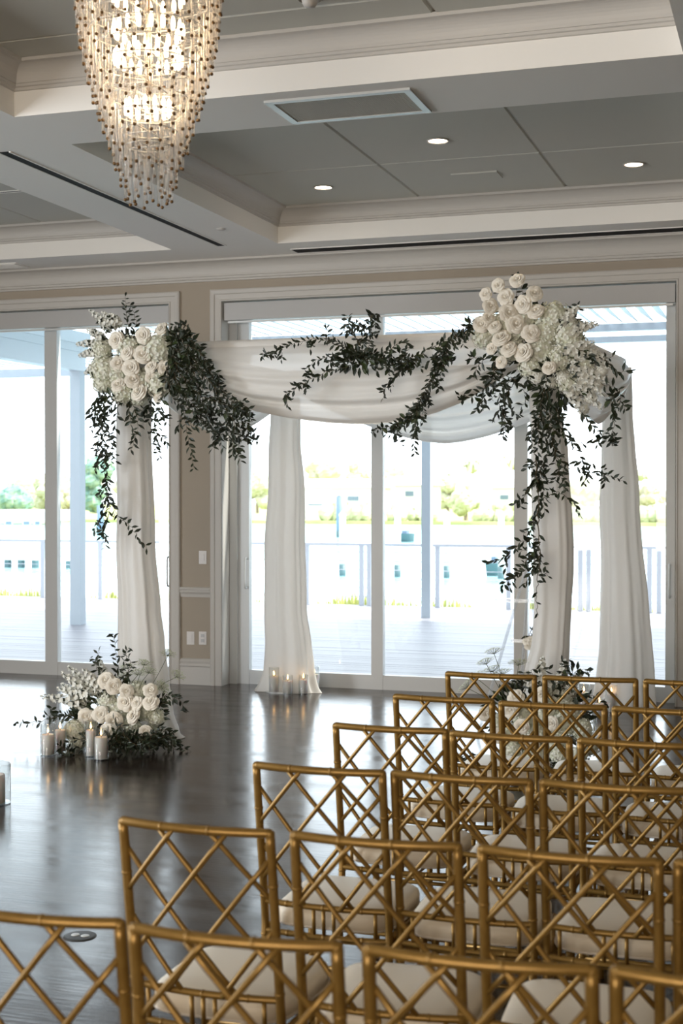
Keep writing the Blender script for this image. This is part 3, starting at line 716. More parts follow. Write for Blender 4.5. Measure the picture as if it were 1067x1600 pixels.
class Arr:
    """one flower arrangement: roses, heads, vines with single leaves (past 300 they go into one foliage part)"""
    def __init__(s, name, label, base):
        s.t = thing(name, label, 'flowers', base); s.b = Vector(base); s.nl = 0; s.fo = MB(); s.leaves = []
    def rose(s, x, y, rpx, Y, nrm=None):
        c = P(x, y, Y); r = rpx * (c - CP).dot(FW) / F
        n = nrm or Vector((rnd(-.5, .5), -1, rnd(-.1, .6)))
        link('rose', random.choice(ROSES), s.t, c - s.b, outrot(n), r * 1.14)
    def head(s, x, y, rpx, Y, kind='hydrangea', nrm=None):
        c = P(x, y, Y); r = rpx * (c - CP).dot(FW) / F; n = nrm or Vector((rnd(-.5, .5), -1, rnd(0, .7)))
        link(kind, random.choice(HYDS if kind == 'hydrangea' else CLUS), s.t, c - s.b, outrot(n), r)
    def leaf(s, p, d, up, L, k=None):
        s.leaves.append((Vector(p), Vector(d).normalized(), Vector(up), L, random.choice((0, 0, 1, 1, 2)) if k is None else k))
    def flush(s, keep=300):
        s.leaves.sort(key=lambda l: -l[3] / max(1., (l[0] - CP).length))
        for i, (p, d, up, L, k) in enumerate(s.leaves):
            y = up.cross(d); y = y.normalized() if y.length > 1e-3 else d.orthogonal().normalized(); z = d.cross(y)
            R = Matrix((d, y, z)).transposed()
            if i < keep: link('leaf', LEAF[k][1], s.t, p - s.b, R.to_quaternion(), L)
            else:
                mm = LEAF[k][0]; s.fo.add([R @ (Vector(v) * L) + p - s.b for v in mm.v], mm.f)
        if s.fo.v: tag(s.fo.build('foliage', 'leaf', s.t), kind='stuff')
    def vine(s, pts, L=.062, gap=.022, jit=.02, sub=0, subL=.15, rad=.0022, kind=None, bare=0., thick='twig'):
        c = bez(pts, 9); c = [p + Vector((rnd(-jit, jit), rnd(-jit, jit), rnd(-jit, jit))) * .4 for p in c]
        m = MB(); m.tube([p - s.b for p in c], [rad * (1 - .6 * i / len(c)) for i in range(len(c))], 5, False); m.build('vine_stem', thick, s.t)
        acc = 0; side = 1; tot = sum((b_ - a).length for a, b_ in zip(c[:-1], c[1:])); run = 0
        for a, b_ in zip(c[:-1], c[1:]):
            seg = (b_ - a).length; d = (b_ - a).normalized(); x = 0
            while acc + seg - x >= gap:
                x += gap - acc; acc = 0; run += gap
                p = a + d * x
                if run < bare * tot: continue
                view = Vector((rnd(-.5, .5), -1 + rnd(-.2, .6), rnd(-.5, .5))).normalized()
                sd_ = d.cross(view).normalized() * side; side = -side
                dr = (d * rnd(.35, 1.0) + sd_ * rnd(.5, 1.0) + view * rnd(-.4, .5) + Vector((0, 0, -.15)))
                s.leaf(p, dr, view + Vector((rnd(-.7, .7), 0, rnd(-.7, .7))), L * rnd(.7, 1.15) * (1 - .25 * run / tot), kind)
                if sub and rnd(0, 1) < sub:
                    e = p + (d * .5 + sd_ * .8 + Vector((0, rnd(-.4, .1), -.5))).normalized() * subL * rnd(.6, 1.2)
                    s.vine([p, (p + e) / 2 + Vector((0, 0, .015)), e], L, gap, jit * .6, 0, 0, rad * .6, kind)
            acc += seg - x
    def pvine(s, px, Y, dY=0., **kw):
        n = len(px) - 1
        s.vine([P(x, y, Y + dY * i / n) for i, (x, y) in enumerate(px)], **kw)
    def spike(s, x0, y0, x1, y1, Y, dY=0., n=34, fr=.021, start=.25, kind='stock_stem'):
        A = P(x0, y0, Y); B = P(x1, y1, Y + dY); mid = (A + B) / 2 + Vector((0, 0, .02)); c = bez([A, mid, B], 6)
        st = MB(); st.tube([p - s.b for p in c], [.003] * (len(c) - 1) + [.0015], 5, False); o = st.build(kind, 'stem', s.t)
        m = MB(); d = (B - A).normalized(); L = len(c) - 1
        for i in range(n):
            u = start + (1 - start) * i / n; p = c[int(u * L)].lerp(c[min(L, int(u * L) + 1)], u * L - int(u * L)); k = 1 - .65 * (i / n) ** 2
            a = i * 2.4; e = d.orthogonal().normalized(); e = Quaternion(d, a) @ e; cc = p + e * fr * 1.1 * k - s.b; q_ = (e + d * .4).normalized().to_track_quat('Z', 'Y')
            for j in range(4):
                b_ = j * PI / 2 + a; ee = Vector((math.cos(b_), math.sin(b_), .3)); ff = Vector((-math.sin(b_), math.cos(b_), .1)); r = fr * k * rnd(.8, 1.2)
                m.add([cc, cc + q_ @ (ee * r * .6 - ff * r * .55), cc + q_ @ (ee * r * 1.15), cc + q_ @ (ee * r * .6 + ff * r * .55)], [(0, 1, 2, 3)])
        m.build('blossoms', 'stock', o)
        for i in range(4):
            u = rnd(.05, .6); p = c[int(u * L)]; s.leaf(p, d + Vector((rnd(-1, 1), rnd(-1, 0), rnd(-1, 1))), Vector((0, -1, .3)), .05, 2)
    def lace(s, x0, y0, x1, y1, Y, dY=0., r=.05):
        A = P(x0, y0, Y); B = P(x1, y1, Y + dY); c = bez([A, (A + B) / 2 + Vector((rnd(-.02, .02), 0, .01)), B], 5)
        st = MB(); st.tube([p - s.b for p in c], .0018, 5, False); d = ((B - A).normalized() + Vector((0, -.3, .6))).normalized(); m = MB()
        q_ = d.to_track_quat('Z', 'Y')
        for i in range(26):
            rr = math.sqrt((i + .5) / 26); a = i * 2.4; e = B + q_ @ Vector((rr * r * math.cos(a), rr * r * math.sin(a), r * .55 * (1 - .4 * rr * rr)))
            st.tube([B - d * .0 - s.b, e - s.b], .0008, 3, False)
            for j in range(6):
                f = e + q_ @ Vector((rnd(-.012, .012), rnd(-.012, .012), rnd(-.003, .004))) - s.b; k = rnd(.003, .0055); w1 = q_ @ Vector((k, 0, 0)); w2 = q_ @ Vector((0, k, 0))
                m.add([f - w1, f - w2, f + w1, f + w2], [(0, 1, 2, 3)])
        o = st.build('lace_stem', 'stem', s.t); m.build('umbel', 'lace', o)
    def core(s, x, y, rx, ry, Y, d=.12):
        """dark leafy heart the flowers are set in"""
        for i in range(int(rx * ry / 14)):
            a = rnd(0, 6.28); q_ = math.sqrt(rnd(0, 1)); p = P(x + rx * q_ * math.cos(a), y + ry * q_ * math.sin(a), Y + rnd(-d * .3, d))
            s.leaf(p, (math.cos(a), rnd(-.9, .1), -math.sin(a) + rnd(-.5, .5)), (rnd(-.4, .4), -1, rnd(-.2, .8)), rnd(.05, .075))

# ---- upper left arrangement
YF = 8.74
A = Arr('flower_arrangement', 'white roses and hydrangeas with dark trailing leaves on the arch corner by the beige pier', P(208, 575, 8.86))
for x, y, r in ((250, 545, 25), (165, 578, 24), (250, 602, 22), (163, 598, 18), (192, 612, 20), (160, 545, 17), (222, 595, 20), (205, 545, 22), (218, 618, 16), (185, 585, 18)): A.head(x, y, r * 1.05, YF + .045)
for x, y, r in ((182, 532, 14), (224, 524, 13), (252, 514, 11), (223, 554, 14), (205, 575, 14), (185, 568, 12), (259, 576, 13), (236, 573, 11), (208, 594, 13), (185, 602, 12), (217, 613, 14), (199, 551, 12), (237, 590, 10), (246, 622, 8)): A.rose(x, y, r, YF - .05 + abs(x - 208) * .0012)
for x0, y0, x1, y1 in ((180, 530, 140, 484), (185, 525, 160, 487), (190, 520, 172, 490), (170, 545, 118, 538), (165, 555, 122, 556), (170, 540, 135, 515), (165, 565, 132, 585)): A.spike(x0, y0, x1, y1, YF + .02)
A.core(210, 575, 62, 52, YF + .05)
A.core(285, 560, 34, 40, YF + .05)
up_ = [(205, 530), (198, 495), (195, 463)]
A.pvine(up_, YF, gap=.018, L=.05); A.pvine([(205, 540), (212, 500), (203, 475)], YF, gap=.02)
right = [[(255, 525), (280, 515), (305, 535), (325, 575)], [(255, 530), (290, 525), (318, 565), (330, 600), (345, 618)], [(260, 540), (300, 560), (340, 610), (372, 632), (395, 655)], [(262, 548), (300, 590), (345, 640), (385, 660)],
         [(265, 555), (300, 605), (330, 650), (348, 702)], [(265, 565), (290, 620), (320, 650), (335, 685)], [(262, 560), (280, 615), (290, 660), (303, 735)], [(260, 575), (268, 620), (300, 640), (322, 670)], [(268, 540), (300, 575), (312, 620), (325, 640)],
         [(270, 530), (310, 550), (330, 585), (360, 625), (380, 645)], [(290, 560), (330, 600), (355, 650), (358, 690)], [(255, 600), (250, 640), (245, 690), (248, 718)], [(262, 590), (240, 620), (232, 660)], [(330, 620), (375, 640), (390, 690)], [(340, 625), (365, 660), (362, 712)],
         [(265, 545), (285, 590), (310, 615), (350, 632), (392, 640)], [(268, 535), (295, 520), (287, 505)], [(280, 600), (300, 630), (345, 665), (378, 690)]]
for v in right: A.pvine(v, YF - .04, dY=rnd(-.05, .12), sub=.10, subL=.12, gap=.020)
left = [[(185, 622), (158, 618), (148, 640), (158, 690), (150, 738)], [(190, 628), (165, 640), (170, 690), (175, 730)], [(180, 625), (150, 625), (145, 670)], [(175, 630), (160, 660), (165, 720), (170, 760)], [(185, 630), (178, 680), (180, 725)],
        [(160, 700), (165, 745), (162, 790), (160, 840)], [(165, 740), (172, 790), (160, 830), (165, 858)], [(165, 770), (180, 800), (205, 825), (228, 856)], [(205, 625), (215, 660), (205, 705)], [(200, 630), (210, 690)], [(170, 700), (150, 735)], [(150, 620), (158, 660), (150, 700)]]
for v in left: A.pvine(v, YF - .02, dY=rnd(-.06, .04), sub=.06, subL=.09, gap=.024)
A.flush()

# ---- vine across the front swag
A = Arr('leaf_garland', 'dark green leaf garland trailing across the front swag', P(600, 560, 8.80))
YG = 8.70
for v in ([(578, 562), (545, 548), (500, 530), (455, 538), (415, 556)], [(578, 568), (530, 575), (488, 592), (445, 617)], [(575, 562), (555, 525), (542, 492)], [(570, 560), (580, 520), (578, 490)], [(575, 560), (540, 540), (510, 528)], [(570, 570), (540, 560), (500, 560), (480, 575)],
          [(560, 560), (600, 562), (640, 560), (670, 545), (705, 528), (742, 514)], [(590, 555), (630, 535), (640, 548)], [(640, 560), (620, 585), (602, 607)], [(660, 552), (640, 575), (620, 580)], [(700, 530), (690, 560), (672, 605), (655, 640), (645, 680)],
          [(690, 540), (678, 575), (668, 605), (648, 640)], [(700, 535), (695, 565), (685, 595)], [(668, 610), (650, 650), (648, 712)], [(655, 640), (620, 660), (578, 678)], [(650, 648), (620, 672), (600, 680)], [(575, 565), (560, 555), (520, 562)], [(680, 545), (720, 520), (740, 500)],
          [(575, 555), (590, 560), (620, 575)], [(560, 540), (575, 510), (585, 490)]):
    A.pvine(v, YG, dY=rnd(-.05, .02), sub=.16, subL=.08, gap=.017, L=.055)
A.core(560, 560, 30, 16, YG - .01, .03)
A.flush()

# ---- upper right arrangement
A = Arr('flower_arrangement', 'large white rose and hydrangea cluster on the arch corner with a long trailing vine', P(860, 560, 8.86))
YH = 8.72
for x, y, r in ((757, 525, 20), (808, 512, 24), (866, 496, 24), (888, 522, 24), (845, 548, 24), (872, 562, 22), (830, 572, 20), (800, 545, 20), (852, 520, 24), (780, 510, 20), (900, 545, 20), (820, 495, 22), (912, 572, 18), (888, 600, 18)): A.head(x, y, r * 1.06, YH + .045)
for x, y, r in ((898, 572, 14), (926, 556, 12), (905, 604, 13), (922, 622, 12), (880, 592, 14), (940, 580, 11), (872, 548, 10), (858, 600, 12), (840, 590, 13), (912, 640, 9), (934, 602, 9), (890, 505, 12)): A.head(x, y, r, YH + .02, 'blossom_cluster')
for x, y, r in ((778, 446, 11), (808, 438, 12), (759, 460, 10), (835, 459, 13), (790, 464, 13), (766, 478, 12), (817, 476, 14), (795, 489, 15), (837, 487, 13), (752, 507, 13), (773, 511, 11), (763, 497, 10), (783, 528, 14), (806, 506, 15), (830, 521, 14), (795, 545, 13), (818, 551, 15), (783, 566, 10), (768, 545, 9), (858, 575, 11)): A.rose(x, y, r, YH - .06)
for x, y in ((778, 446), (808, 438), (759, 460), (835, 459)): A.pvine([(805, 505), (x, y + 8)], YH, gap=.06)
for x0, y0, x1, y1 in ((870, 520, 905, 478), (880, 530, 935, 505), (885, 560, 950, 560), (885, 575, 952, 598), (890, 590, 940, 640), (880, 600, 915, 655), (870, 560, 930, 535), (895, 580, 945, 620), (880, 545, 955, 575)): A.spike(x0, y0, x1, y1, YH - .02, fr=.022)
A.core(840, 540, 70, 60, YH + .06)
A.core(875, 600, 40, 40, YH)
A.pvine([(820, 480), (815, 450), (806, 428)], YH + .02); A.pvine([(870, 510), (895, 490), (903, 476)], YH)
tr = [[(850, 600), (845, 640), (840, 700), (848, 760), (850, 800)], [(855, 610), (860, 660), (868, 720), (880, 760)], [(850, 640), (830, 680), (838, 720), (830, 740)], [(780, 570), (765, 600), (740, 618), (722, 622)], [(785, 580), (790, 610), (800, 640), (815, 650)], [(775, 575), (760, 600), (755, 640)],
      [(800, 590), (780, 620), (790, 660), (805, 668)], [(790, 585), (820, 610), (815, 640)], [(860, 690), (880, 720), (915, 735), (940, 740), (975, 752)], [(865, 650), (890, 690), (925, 690), (950, 675)], [(905, 640), (930, 670), (950, 690), (962, 680)], [(870, 640), (865, 700), (882, 740), (880, 770)],
      [(840, 730), (845, 770), (835, 810), (815, 840)], [(850, 780), (870, 770), (890, 780), (908, 804)], [(838, 745), (820, 775), (812, 790)], [(840, 800), (830, 830), (845, 870), (855, 900)], [(835, 840), (810, 850), (790, 870), (765, 878)], [(838, 850), (830, 880), (848, 905)], [(835, 860), (815, 885), (800, 900)],
      [(840, 870), (820, 890), (795, 905), (780, 920)], [(835, 880), (825, 905), (812, 915)], [(940, 600), (968, 610), (965, 640)], [(945, 560), (965, 580), (985, 578)], [(900, 545), (935, 560), (960, 555)], [(855, 580), (850, 620), (838, 650), (845, 690)], [(860, 600), (850, 650), (855, 700), (845, 740)],
      [(745, 560), (732, 558)], [(770, 560), (775, 600), (770, 625)], [(760, 560), (745, 575), (738, 590)], [(866, 640), (880, 660), (905, 715), (920, 730)], [(950, 620), (960, 640), (955, 690), (960, 695)], [(785, 600), (760, 615), (745, 640)], [(800, 600), (785, 640), (800, 665)]]
for v in tr: A.pvine(v, YH - .06, dY=rnd(-.04, .05), sub=.07, subL=.09, gap=.023)
A.pvine([(838, 720), (840, 780), (843, 850), (842, 890), (838, 930), (840, 960)], YH - .1, gap=.08, rad=.004)
A.flush()

# ---- floor arrangement on the left
c = G(190, 1165)
A = Arr('flower_arrangement', 'floor arrangement of white roses at the arch foot beside the lit candles', c)
YL = 8.55
for x, y, r in ((116, 1142, 17), (124, 1158, 13), (174, 1162, 13)): A.head(x, y, r, YL - .24)
for x, y, r in ((117, 1140, 17), (169, 1095, 17), (172, 1158, 15), (245, 1122, 15), (205, 1138, 20), (185, 1110, 18), (215, 1080, 18), (140, 1130, 15), (225, 1110, 16), (118, 1158, 12), (235, 1145, 13), (190, 1150, 15)): A.head(x, y, r, YL)
for x, y, r in ((166, 1063, 13), (178, 1072, 13), (235, 1079, 11), (235, 1097, 13), (196, 1097, 14), (214, 1099, 11), (134, 1119, 12), (157, 1116, 13), (178, 1126, 14), (208, 1119, 13), (227, 1143, 10), (211, 1154, 11), (166, 1144, 13), (198, 1080, 11)): A.rose(x, y, r, YL - (.12 if y < 1130 else .28))
for x0, y0, x1, y1 in ((160, 1100, 105, 1040), (155, 1105, 95, 1050), (150, 1100, 88, 1075), (150, 1110, 62, 1088), (165, 1095, 130, 1045), (170, 1090, 155, 1030), (150, 1110, 100, 1095), (145, 1115, 95, 1068), (170, 1095, 120, 1055), (150, 1118, 110, 1080)): A.spike(x0, y0, x1, y1, YL - .04, rnd(-.1, .1), fr=.023)
for x0, y0, x1, y1 in ((205, 1080, 200, 1045), (210, 1080, 225, 1040), (205, 1085, 215, 1055), (215, 1085, 232, 1052), (235, 1075, 262, 1025), (240, 1085, 276, 1058), (240, 1080, 252, 1076), (200, 1080, 190, 1060)): A.lace(x0, y0, x1, y1, YL - .05, r=.055)
A.core(185, 1115, 70, 48, YL + .02)
for v in ([(185, 1090), (185, 1050), (180, 1010), (178, 990)], [(180, 1090), (160, 1050), (142, 1025)], [(175, 1080), (150, 1040), (155, 1018)], [(190, 1080), (195, 1040), (200, 1010)], [(140, 1125), (95, 1120), (60, 1128), (22, 1130)], [(140, 1120), (100, 1118), (65, 1118)], [(120, 1120), (85, 1112), (80, 1105)],
          [(240, 1100), (265, 1085), (285, 1100), (292, 1115)], [(240, 1110), (262, 1095), (280, 1090)], [(190, 1070), (205, 1040), (195, 1020)], [(235, 1140), (260, 1150), (280, 1165), (300, 1175)], [(230, 1150), (255, 1165), (285, 1175)], [(235, 1150), (262, 1140), (275, 1155)]):
    A.pvine(v, YL - .06, dY=rnd(-.1, .02), gap=.024)
for i in range(48):      # dark skirt of leaves lying on the floor
    a = rnd(PI * .95, 2.05 * PI); p0 = Vector((G(205, 1168).x + rnd(-.10, .30), 8.30 + rnd(-.10, .1), .04)); L = rnd(.10, .26)
    e = p0 + Vector((math.cos(a) * L * 1.2, math.sin(a) * L * .8, rnd(.0, .10)))
    A.vine([p0, (p0 + e) / 2 + Vector((0, 0, .05)), e], gap=.02, L=.062, kind=0)
for x0, y0, x1, y1 in ((195, 1150, 178, 1122), (205, 1160, 190, 1135), (215, 1165, 200, 1150), (190, 1165, 180, 1140), (230, 1165, 250, 1135), (110, 1172, 92, 1165), (115, 1175, 100, 1180), (105, 1172, 122, 1180)):
    A.pvine([(x0, y0), ((x0 + x1) / 2 - 3, (y0 + y1) / 2), (x1, y1)], 8.12, gap=.02, kind=0)
A.flush()

# ---- floor arrangement on the right, behind the chairs
c = G(850, 1190)
A = Arr('flower_arrangement', 'floor arrangement of white hydrangeas half hidden behind the gold chairs', c)
YR2 = 8.55
for x, y, r in ((880, 1085, 20), (850, 1110, 22), (820, 1120, 20), (880, 1130, 22), (910, 1140, 18), (800, 1150, 20), (840, 1150, 22), (890, 1110, 18), (860, 1080, 18), (780, 1130, 16), (870, 1160, 22), (920, 1165, 18)): A.head(x, y, r, YR2)
for x, y, r in ((806, 1090, 13), (798, 1110, 13), (815, 1135, 12), (760, 1115, 12), (775, 1150, 12), (845, 1085, 12), (830, 1165, 13), (862, 1130, 11)): A.rose(x, y, r, YR2 - .12)
for x0, y0, x1, y1 in ((800, 1110, 760, 1038), (800, 1110, 772, 1022), (805, 1105, 785, 1055), (790, 1110, 745, 1060), (810, 1100, 810, 1040), (795, 1110, 730, 1075), (800, 1100, 770, 1050)): A.lace(x0, y0, x1, y1, YR2 - .1, r=.06)
for x0, y0, x1, y1 in ((840, 1090, 848, 1025), (870, 1090, 884, 1030), (830, 1090, 822, 1048), (860, 1090, 838, 1040), (880, 1095, 910, 1050)): A.spike(x0, y0, x1, y1, YR2 - .05)
for v in ([(860, 1090), (880, 1050), (892, 1030)], [(870, 1090), (900, 1050), (925, 1050)], [(880, 1080), (905, 1055), (922, 1045)], [(850, 1090), (830, 1050), (860, 1045)], [(810, 1110), (815, 1070), (820, 1050)], [(890, 1090), (920, 1085), (945, 1100)], [(880, 1070), (895, 1045), (880, 1035)], [(820, 1100), (800, 1080), (812, 1060)]): A.pvine(v, YR2 - .08, gap=.024)
A.core(840, 1120, 80, 50, YR2 + .03)
for i in range(24):
    a = rnd(PI, 2 * PI); p0 = Vector((c.x + rnd(-.3, .3), 8.42 + rnd(-.1, .1), .03)); L = rnd(.1, .25); e = p0 + Vector((math.cos(a) * L, math.sin(a) * L * .7, rnd(-.025, .06)))
    A.vine([p0, (p0 + e) / 2 + Vector((0, 0, .04)), e], gap=.02, L=.062, kind=0)
for x, y, r in ((800, 1172, 16), (835, 1182, 18), (875, 1180, 18), (905, 1180, 15)): A.head(x, y, r, YR2 - .1)
A.flush()

# ================================================================== CANDLES
def candle(x, y, hpx, wpx, lab, glab, gpx=None, grp=None, lit=True, gl=True, gw=1.32):
    b = G(x, y); dep = (b - CP).dot(FW); h = hpx * dep / F; r = wpx * dep / F / 2; gh = (gpx or hpx * 1.6) * dep / F; gr = r * gw
    if gl:
        t = thing('glass_cylinder', glab, 'candle holder', b, 0, grp and 'glass cylinders ' + grp)
        MB().lathe([(gr, .012), (gr, gh), (gr - .003, gh), (gr - .003, .014)], 32).build('wall', 'cyl', t, True)
        MB().lathe([(.0001, 0), (gr, 0), (gr, .012), (.0001, .012)], 32).build('base', 'cyl', t)
        MB().lathe([(gr - .001, gh - .002), (gr + .0012, gh), (gr - .0015, gh + .002), (gr - .004, gh)], 32).build('rim', 'cyl', t, True)
    z0 = .0125 if gl else 0
    t = thing('pillar_candle', lab, 'candle', b + Vector((0, 0, z0)), 0, grp and 'candles ' + grp)
    MB().lathe([(.0001, 0), (r, 0), (r, h * .93), (r * .93, h), (r * .75, h * .985), (r * .3, h * .96), (.0001, h * .955)], 28).build('wax', 'wax', t, True)
    MB().tube([(0, 0, h * .95), (.001, 0, h * .95 + .012), (.003, 0, h * .95 + .018)], .0016, 6).build('wick', 'wick', t)
    if lit:
        f = h * .95 + .014
        MB().lathe([(.0003, f), (.0055, f + .007), (.0068, f + .014), (.005, f + .024), (.0022, f + .034), (.0002, f + .042)], 12).build('flame', 'flame', t, True)
for x, y, h, w_, lb, a in ((75, 1181, 31, 20, 'stubby white candle at the outer edge of the floor flowers', 50), (94, 1176, 33, 17, 'white candle partly covered by dark leaves beside the floor flowers', 48), (142, 1183, 40, 15, 'taller slim white candle before the floor roses', 56), (158, 1188, 34, 20, 'white candle standing foremost before the floor roses', 52)):
    candle(x, y, h, w_, lb, 'clear glass around the ' + lb, a, gw=1.18)
candle(-9, 1257, 44, 34, 'wide white candle standing alone on the open floor', 'tall clear glass cylinder standing alone on the open floor', 64, gw=1.5)
for x, y, h, w_, lb, a in ((428, 1083, 24, 14, 'white candle first in the row at the rear drape foot', 40), (449.5, 1085.5, 20, 14, 'shorter white candle second in the row at the rear drape foot', 30), (474, 1084.5, 21, 13, 'white candle third in the row at the rear drape foot', 30), (491.5, 1081.5, 26, 13, 'white candle at the end of the row beside the door glass', 40)):
    candle(x, y, h, w_, lb, 'clear glass around the ' + lb, a, gw=1.15)
for x, y, h, lb in ((912, 1110, 26, 'white candle behind the chairs beside the floor hydrangeas'), (955, 1112, 26, 'white candle behind the chairs at the plain drape foot'), (936, 1120, 18, 'short white candle between two taller ones behind the chairs')):
    candle(x, y, h, 14, lb, 'clear glass around the ' + lb, h * 1.6)
# glasses on the floor along the aisle
for i, (x, y, rr, h, lb) in enumerate(((232, 1690, .05, .17, 'empty clear glass cylinder on the floor under the aisle chair'), (258, 1688, .04, .14, 'small clear glass cylinder beside the larger one under the aisle chair'))):
    b = G(x, y); t = thing('glass_cylinder', lb, 'candle holder', b)
    MB().lathe([(rr, .01), (rr, h), (rr - .003, h), (rr - .003, .012)], 32).build('wall', 'cyl', t, True); MB().lathe([(.0001, 0), (rr, 0), (rr, .01), (.0001, .01)], 32).build('base', 'cyl', t)
    MB().lathe([(rr - .001, h - .002), (rr + .0015, h), (rr - .0015, h + .003), (rr - .005, h)], 32).build('rim', 'cyl', t, True)

# ================================================================== ACRYLIC EASEL
b = G(812, 1150)
t = thing('acrylic_easel', 'clear acrylic easel standing beside the arch drape', 'easel', (b.x, 9.6, 0)); Y0 = 9.6
def pe(x, y, dy=0): p = P(x, y, Y0 + dy); return p - Vector((b.x, Y0, 0))
for a, b_ in (((823, 885), (775, 1050)), ((826, 890), (812, 1110))):
    p0, p1 = pe(*a), pe(*b_); p1 = p0 + (p1 - p0) * ((p0.z - .0) / (p0.z - p1.z)); MB().tube([p0, p1], .011, 4).build('leg', 'acrylic', t)
p0 = pe(826, 890); p1 = Vector((p0.x + .05, .45, 0)); MB().tube([p0, p1], .011, 4).build('leg', 'acrylic', t)
MB().box(pe(775, 940) - Vector((0, .04, 0)), pe(842, 936) + Vector((0, .01, 0))).build('ledge', 'acrylic', t)
MB().box(pe(800, 1003) - Vector((0, .03, 0)), pe(835, 999)).build('ledge', 'acrylic', t)
A = Arr('rose_posy', 'small ivory rose posy tied to the acrylic easel', P(824, 1004, 9.5))
for x, y in ((822, 1002), (826, 1009), (829, 1001)): A.rose(x, y, 7, 9.5)
A.pvine([(824, 1000), (830, 985), (836, 985)], 9.5, gap=.03); A.pvine([(826, 1000), (835, 998)], 9.5, gap=.03); A.flush()

# ================================================================== CHAIRS
CHH = .92; HWD = .1915          # height of the back, half width between post centres
def bow(s_, amt=.026): return -amt * (1 - (2 * s_ - 1) ** 2)
def backpt(s_, t_):            # s across, t down from top rail (0) to the lower back bar (1)
    z = CHH - .009 + (.50 - CHH + .009) * t_
    return Vector((-HWD + 2 * HWD * s_, .062 * t_ + bow(s_), z))
def bamboo(m, pts, r, nodes, n=8):
    c = bez(pts, 8) if len(pts) > 2 else [Vector(pts[0]).lerp(Vector(pts[1]), i / 12) for i in range(13)]
    m.tube(c, r, n)
    for u in nodes:
        i = u * (len(c) - 1); k = int(i); p = c[k].lerp(c[min(k + 1, len(c) - 1)], i - k); d = (c[min(k + 1, len(c) - 1)] - c[max(k - 1, 0)]).normalized()
        m.tube([p - d * .004, p - d * .002, p + d * .002, p + d * .004], [r * 1.0, r * 1.12, r * 1.12, r * 1.0], n)
    return m
def make_chair():
    t = thing('lattice_chair', 'x', 'chair')
    for sx in (-1, 1):
        m = MB(); X = sx * HWD
        bamboo(m, [(X, 0, CHH - .010), (X, .031, .70), (X, .062, .50), (X, .068, .40), (X, .045, .20), (X, .01, 0)], .0125, (.12, .38, .6, .8))
        m.ball((X, 0, CHH - .011), .0125, 10, 6); m.build('back_post', 'gold', t, True)
    m = MB(); bamboo(m, [backpt(s_ / 8, 0) for s_ in range(9)], .0115, (.3, .62)); m.build('top_rail', 'gold', t, True)
    lat = [((0, .145), (.74, 1)), ((.255, 0), (1, .83)), ((.61, 0), (1, .42)), ((0, .56), (.36, 1))]
    lat += [((1 - a[0], a[1]), (1 - b_[0], b_[1])) for a, b_ in lat]
    for i, (a, b_) in enumerate(lat):
        off = .004 if i < 4 else -.004
        pts = [backpt(a[0] + (b_[0] - a[0]) * k / 6, a[1] + (b_[1] - a[1]) * k / 6) + Vector((0, off, 0)) for k in range(7)]
        m = MB(); m.tube(pts, .0067, 7); m.build('lattice_bar', 'gold', t, True)
    for z, y, r in ((.50, .062, .0095), (.412, .068, .0095)):
        m = MB(); bamboo(m, [(-HWD + 2 * HWD * k / 8, y + bow(k / 8, .02), z) for k in range(9)], r, (.2, .5, .8)); m.build('back_rail', 'gold', t, True)
    for s_ in (.10, .42, .5, .58, .90):
        x = -HWD + 2 * HWD * s_; m = MB(); m.tube([(x, .062 + bow(s_, .02), .50), (x, .068 + bow(s_, .02), .412)], .006, 7); m.build('spindle', 'gold', t, True)
    HF = .186
    m = MB()
    for a, b_ in (((-HWD, .068, .412), (-HF, .45, .412)), ((HWD, .068, .412), (HF, .45, .412)), ((-HF, .45, .412), (HF, .45, .412))): m.tube([a, b_], .0115, 8)
    m.build('seat_frame', 'gold', t, True)
    # cushion: rounded slab, wider at the front
    n = 40; V = []; Fc = []
    lay = [(.93, .424), (1.0, .428), (1.0, .462), (.985, .472), (.93, .480), (.75, .485), (.4, .488), (.001, .489)]
    for k, z in lay:
        for i in range(n):
            a = 2 * PI * i / n; c_, s_ = math.cos(a), math.sin(a)
            ux = math.copysign(abs(c_) ** .42, c_); uy = math.copysign(abs(s_) ** .42, s_)
            hw = .182 + .014 * (uy * .5 + .5)
            V.append((ux * hw * k, .272 + uy * .195 * k, z))
    for i in range(len(lay) - 1):
        for k in range(n): a, b_ = i * n + k, i * n + (k + 1) % n; Fc.append((a, b_, b_ + n, a + n))
    Fc.append(tuple(range(n))[::-1])
    cu = MB().add(V, Fc).build('cushion', 'cushion', t, True)
    MB().tube([Vector(V[n + i]) + Vector((0, 0, .001)) for i in list(range(n)) + [0]], .0035, 6, False).build('piping', 'piping', cu, True)
    for sx in (-1, 1):
        m = MB(); bamboo(m, [(sx * HF, .45, .415), (sx * HF, .455, 0)], .0125, (.25, .5, .75)); m.build('front_leg', 'gold', t, True)
        for z in (.15, .24): m = MB(); m.tube([(sx * HWD, .02 + .03 * z / .2, z), (sx * HF, .453, z)], .0075, 7); m.build('stretcher', 'gold', t, True)
    for z, y in ((.18, .453), (.27, .452)): m = MB(); m.tube([(-HF, y, z), (HF, y, z)], .0075, 7); m.build('stretcher', 'gold', t, True)
    m = MB(); m.tube([(-HWD, .042, .20), (HWD, .042, .20)], .0075, 7); m.build('stretcher', 'gold', t, True)
    return t
proto = make_chair(); first = True
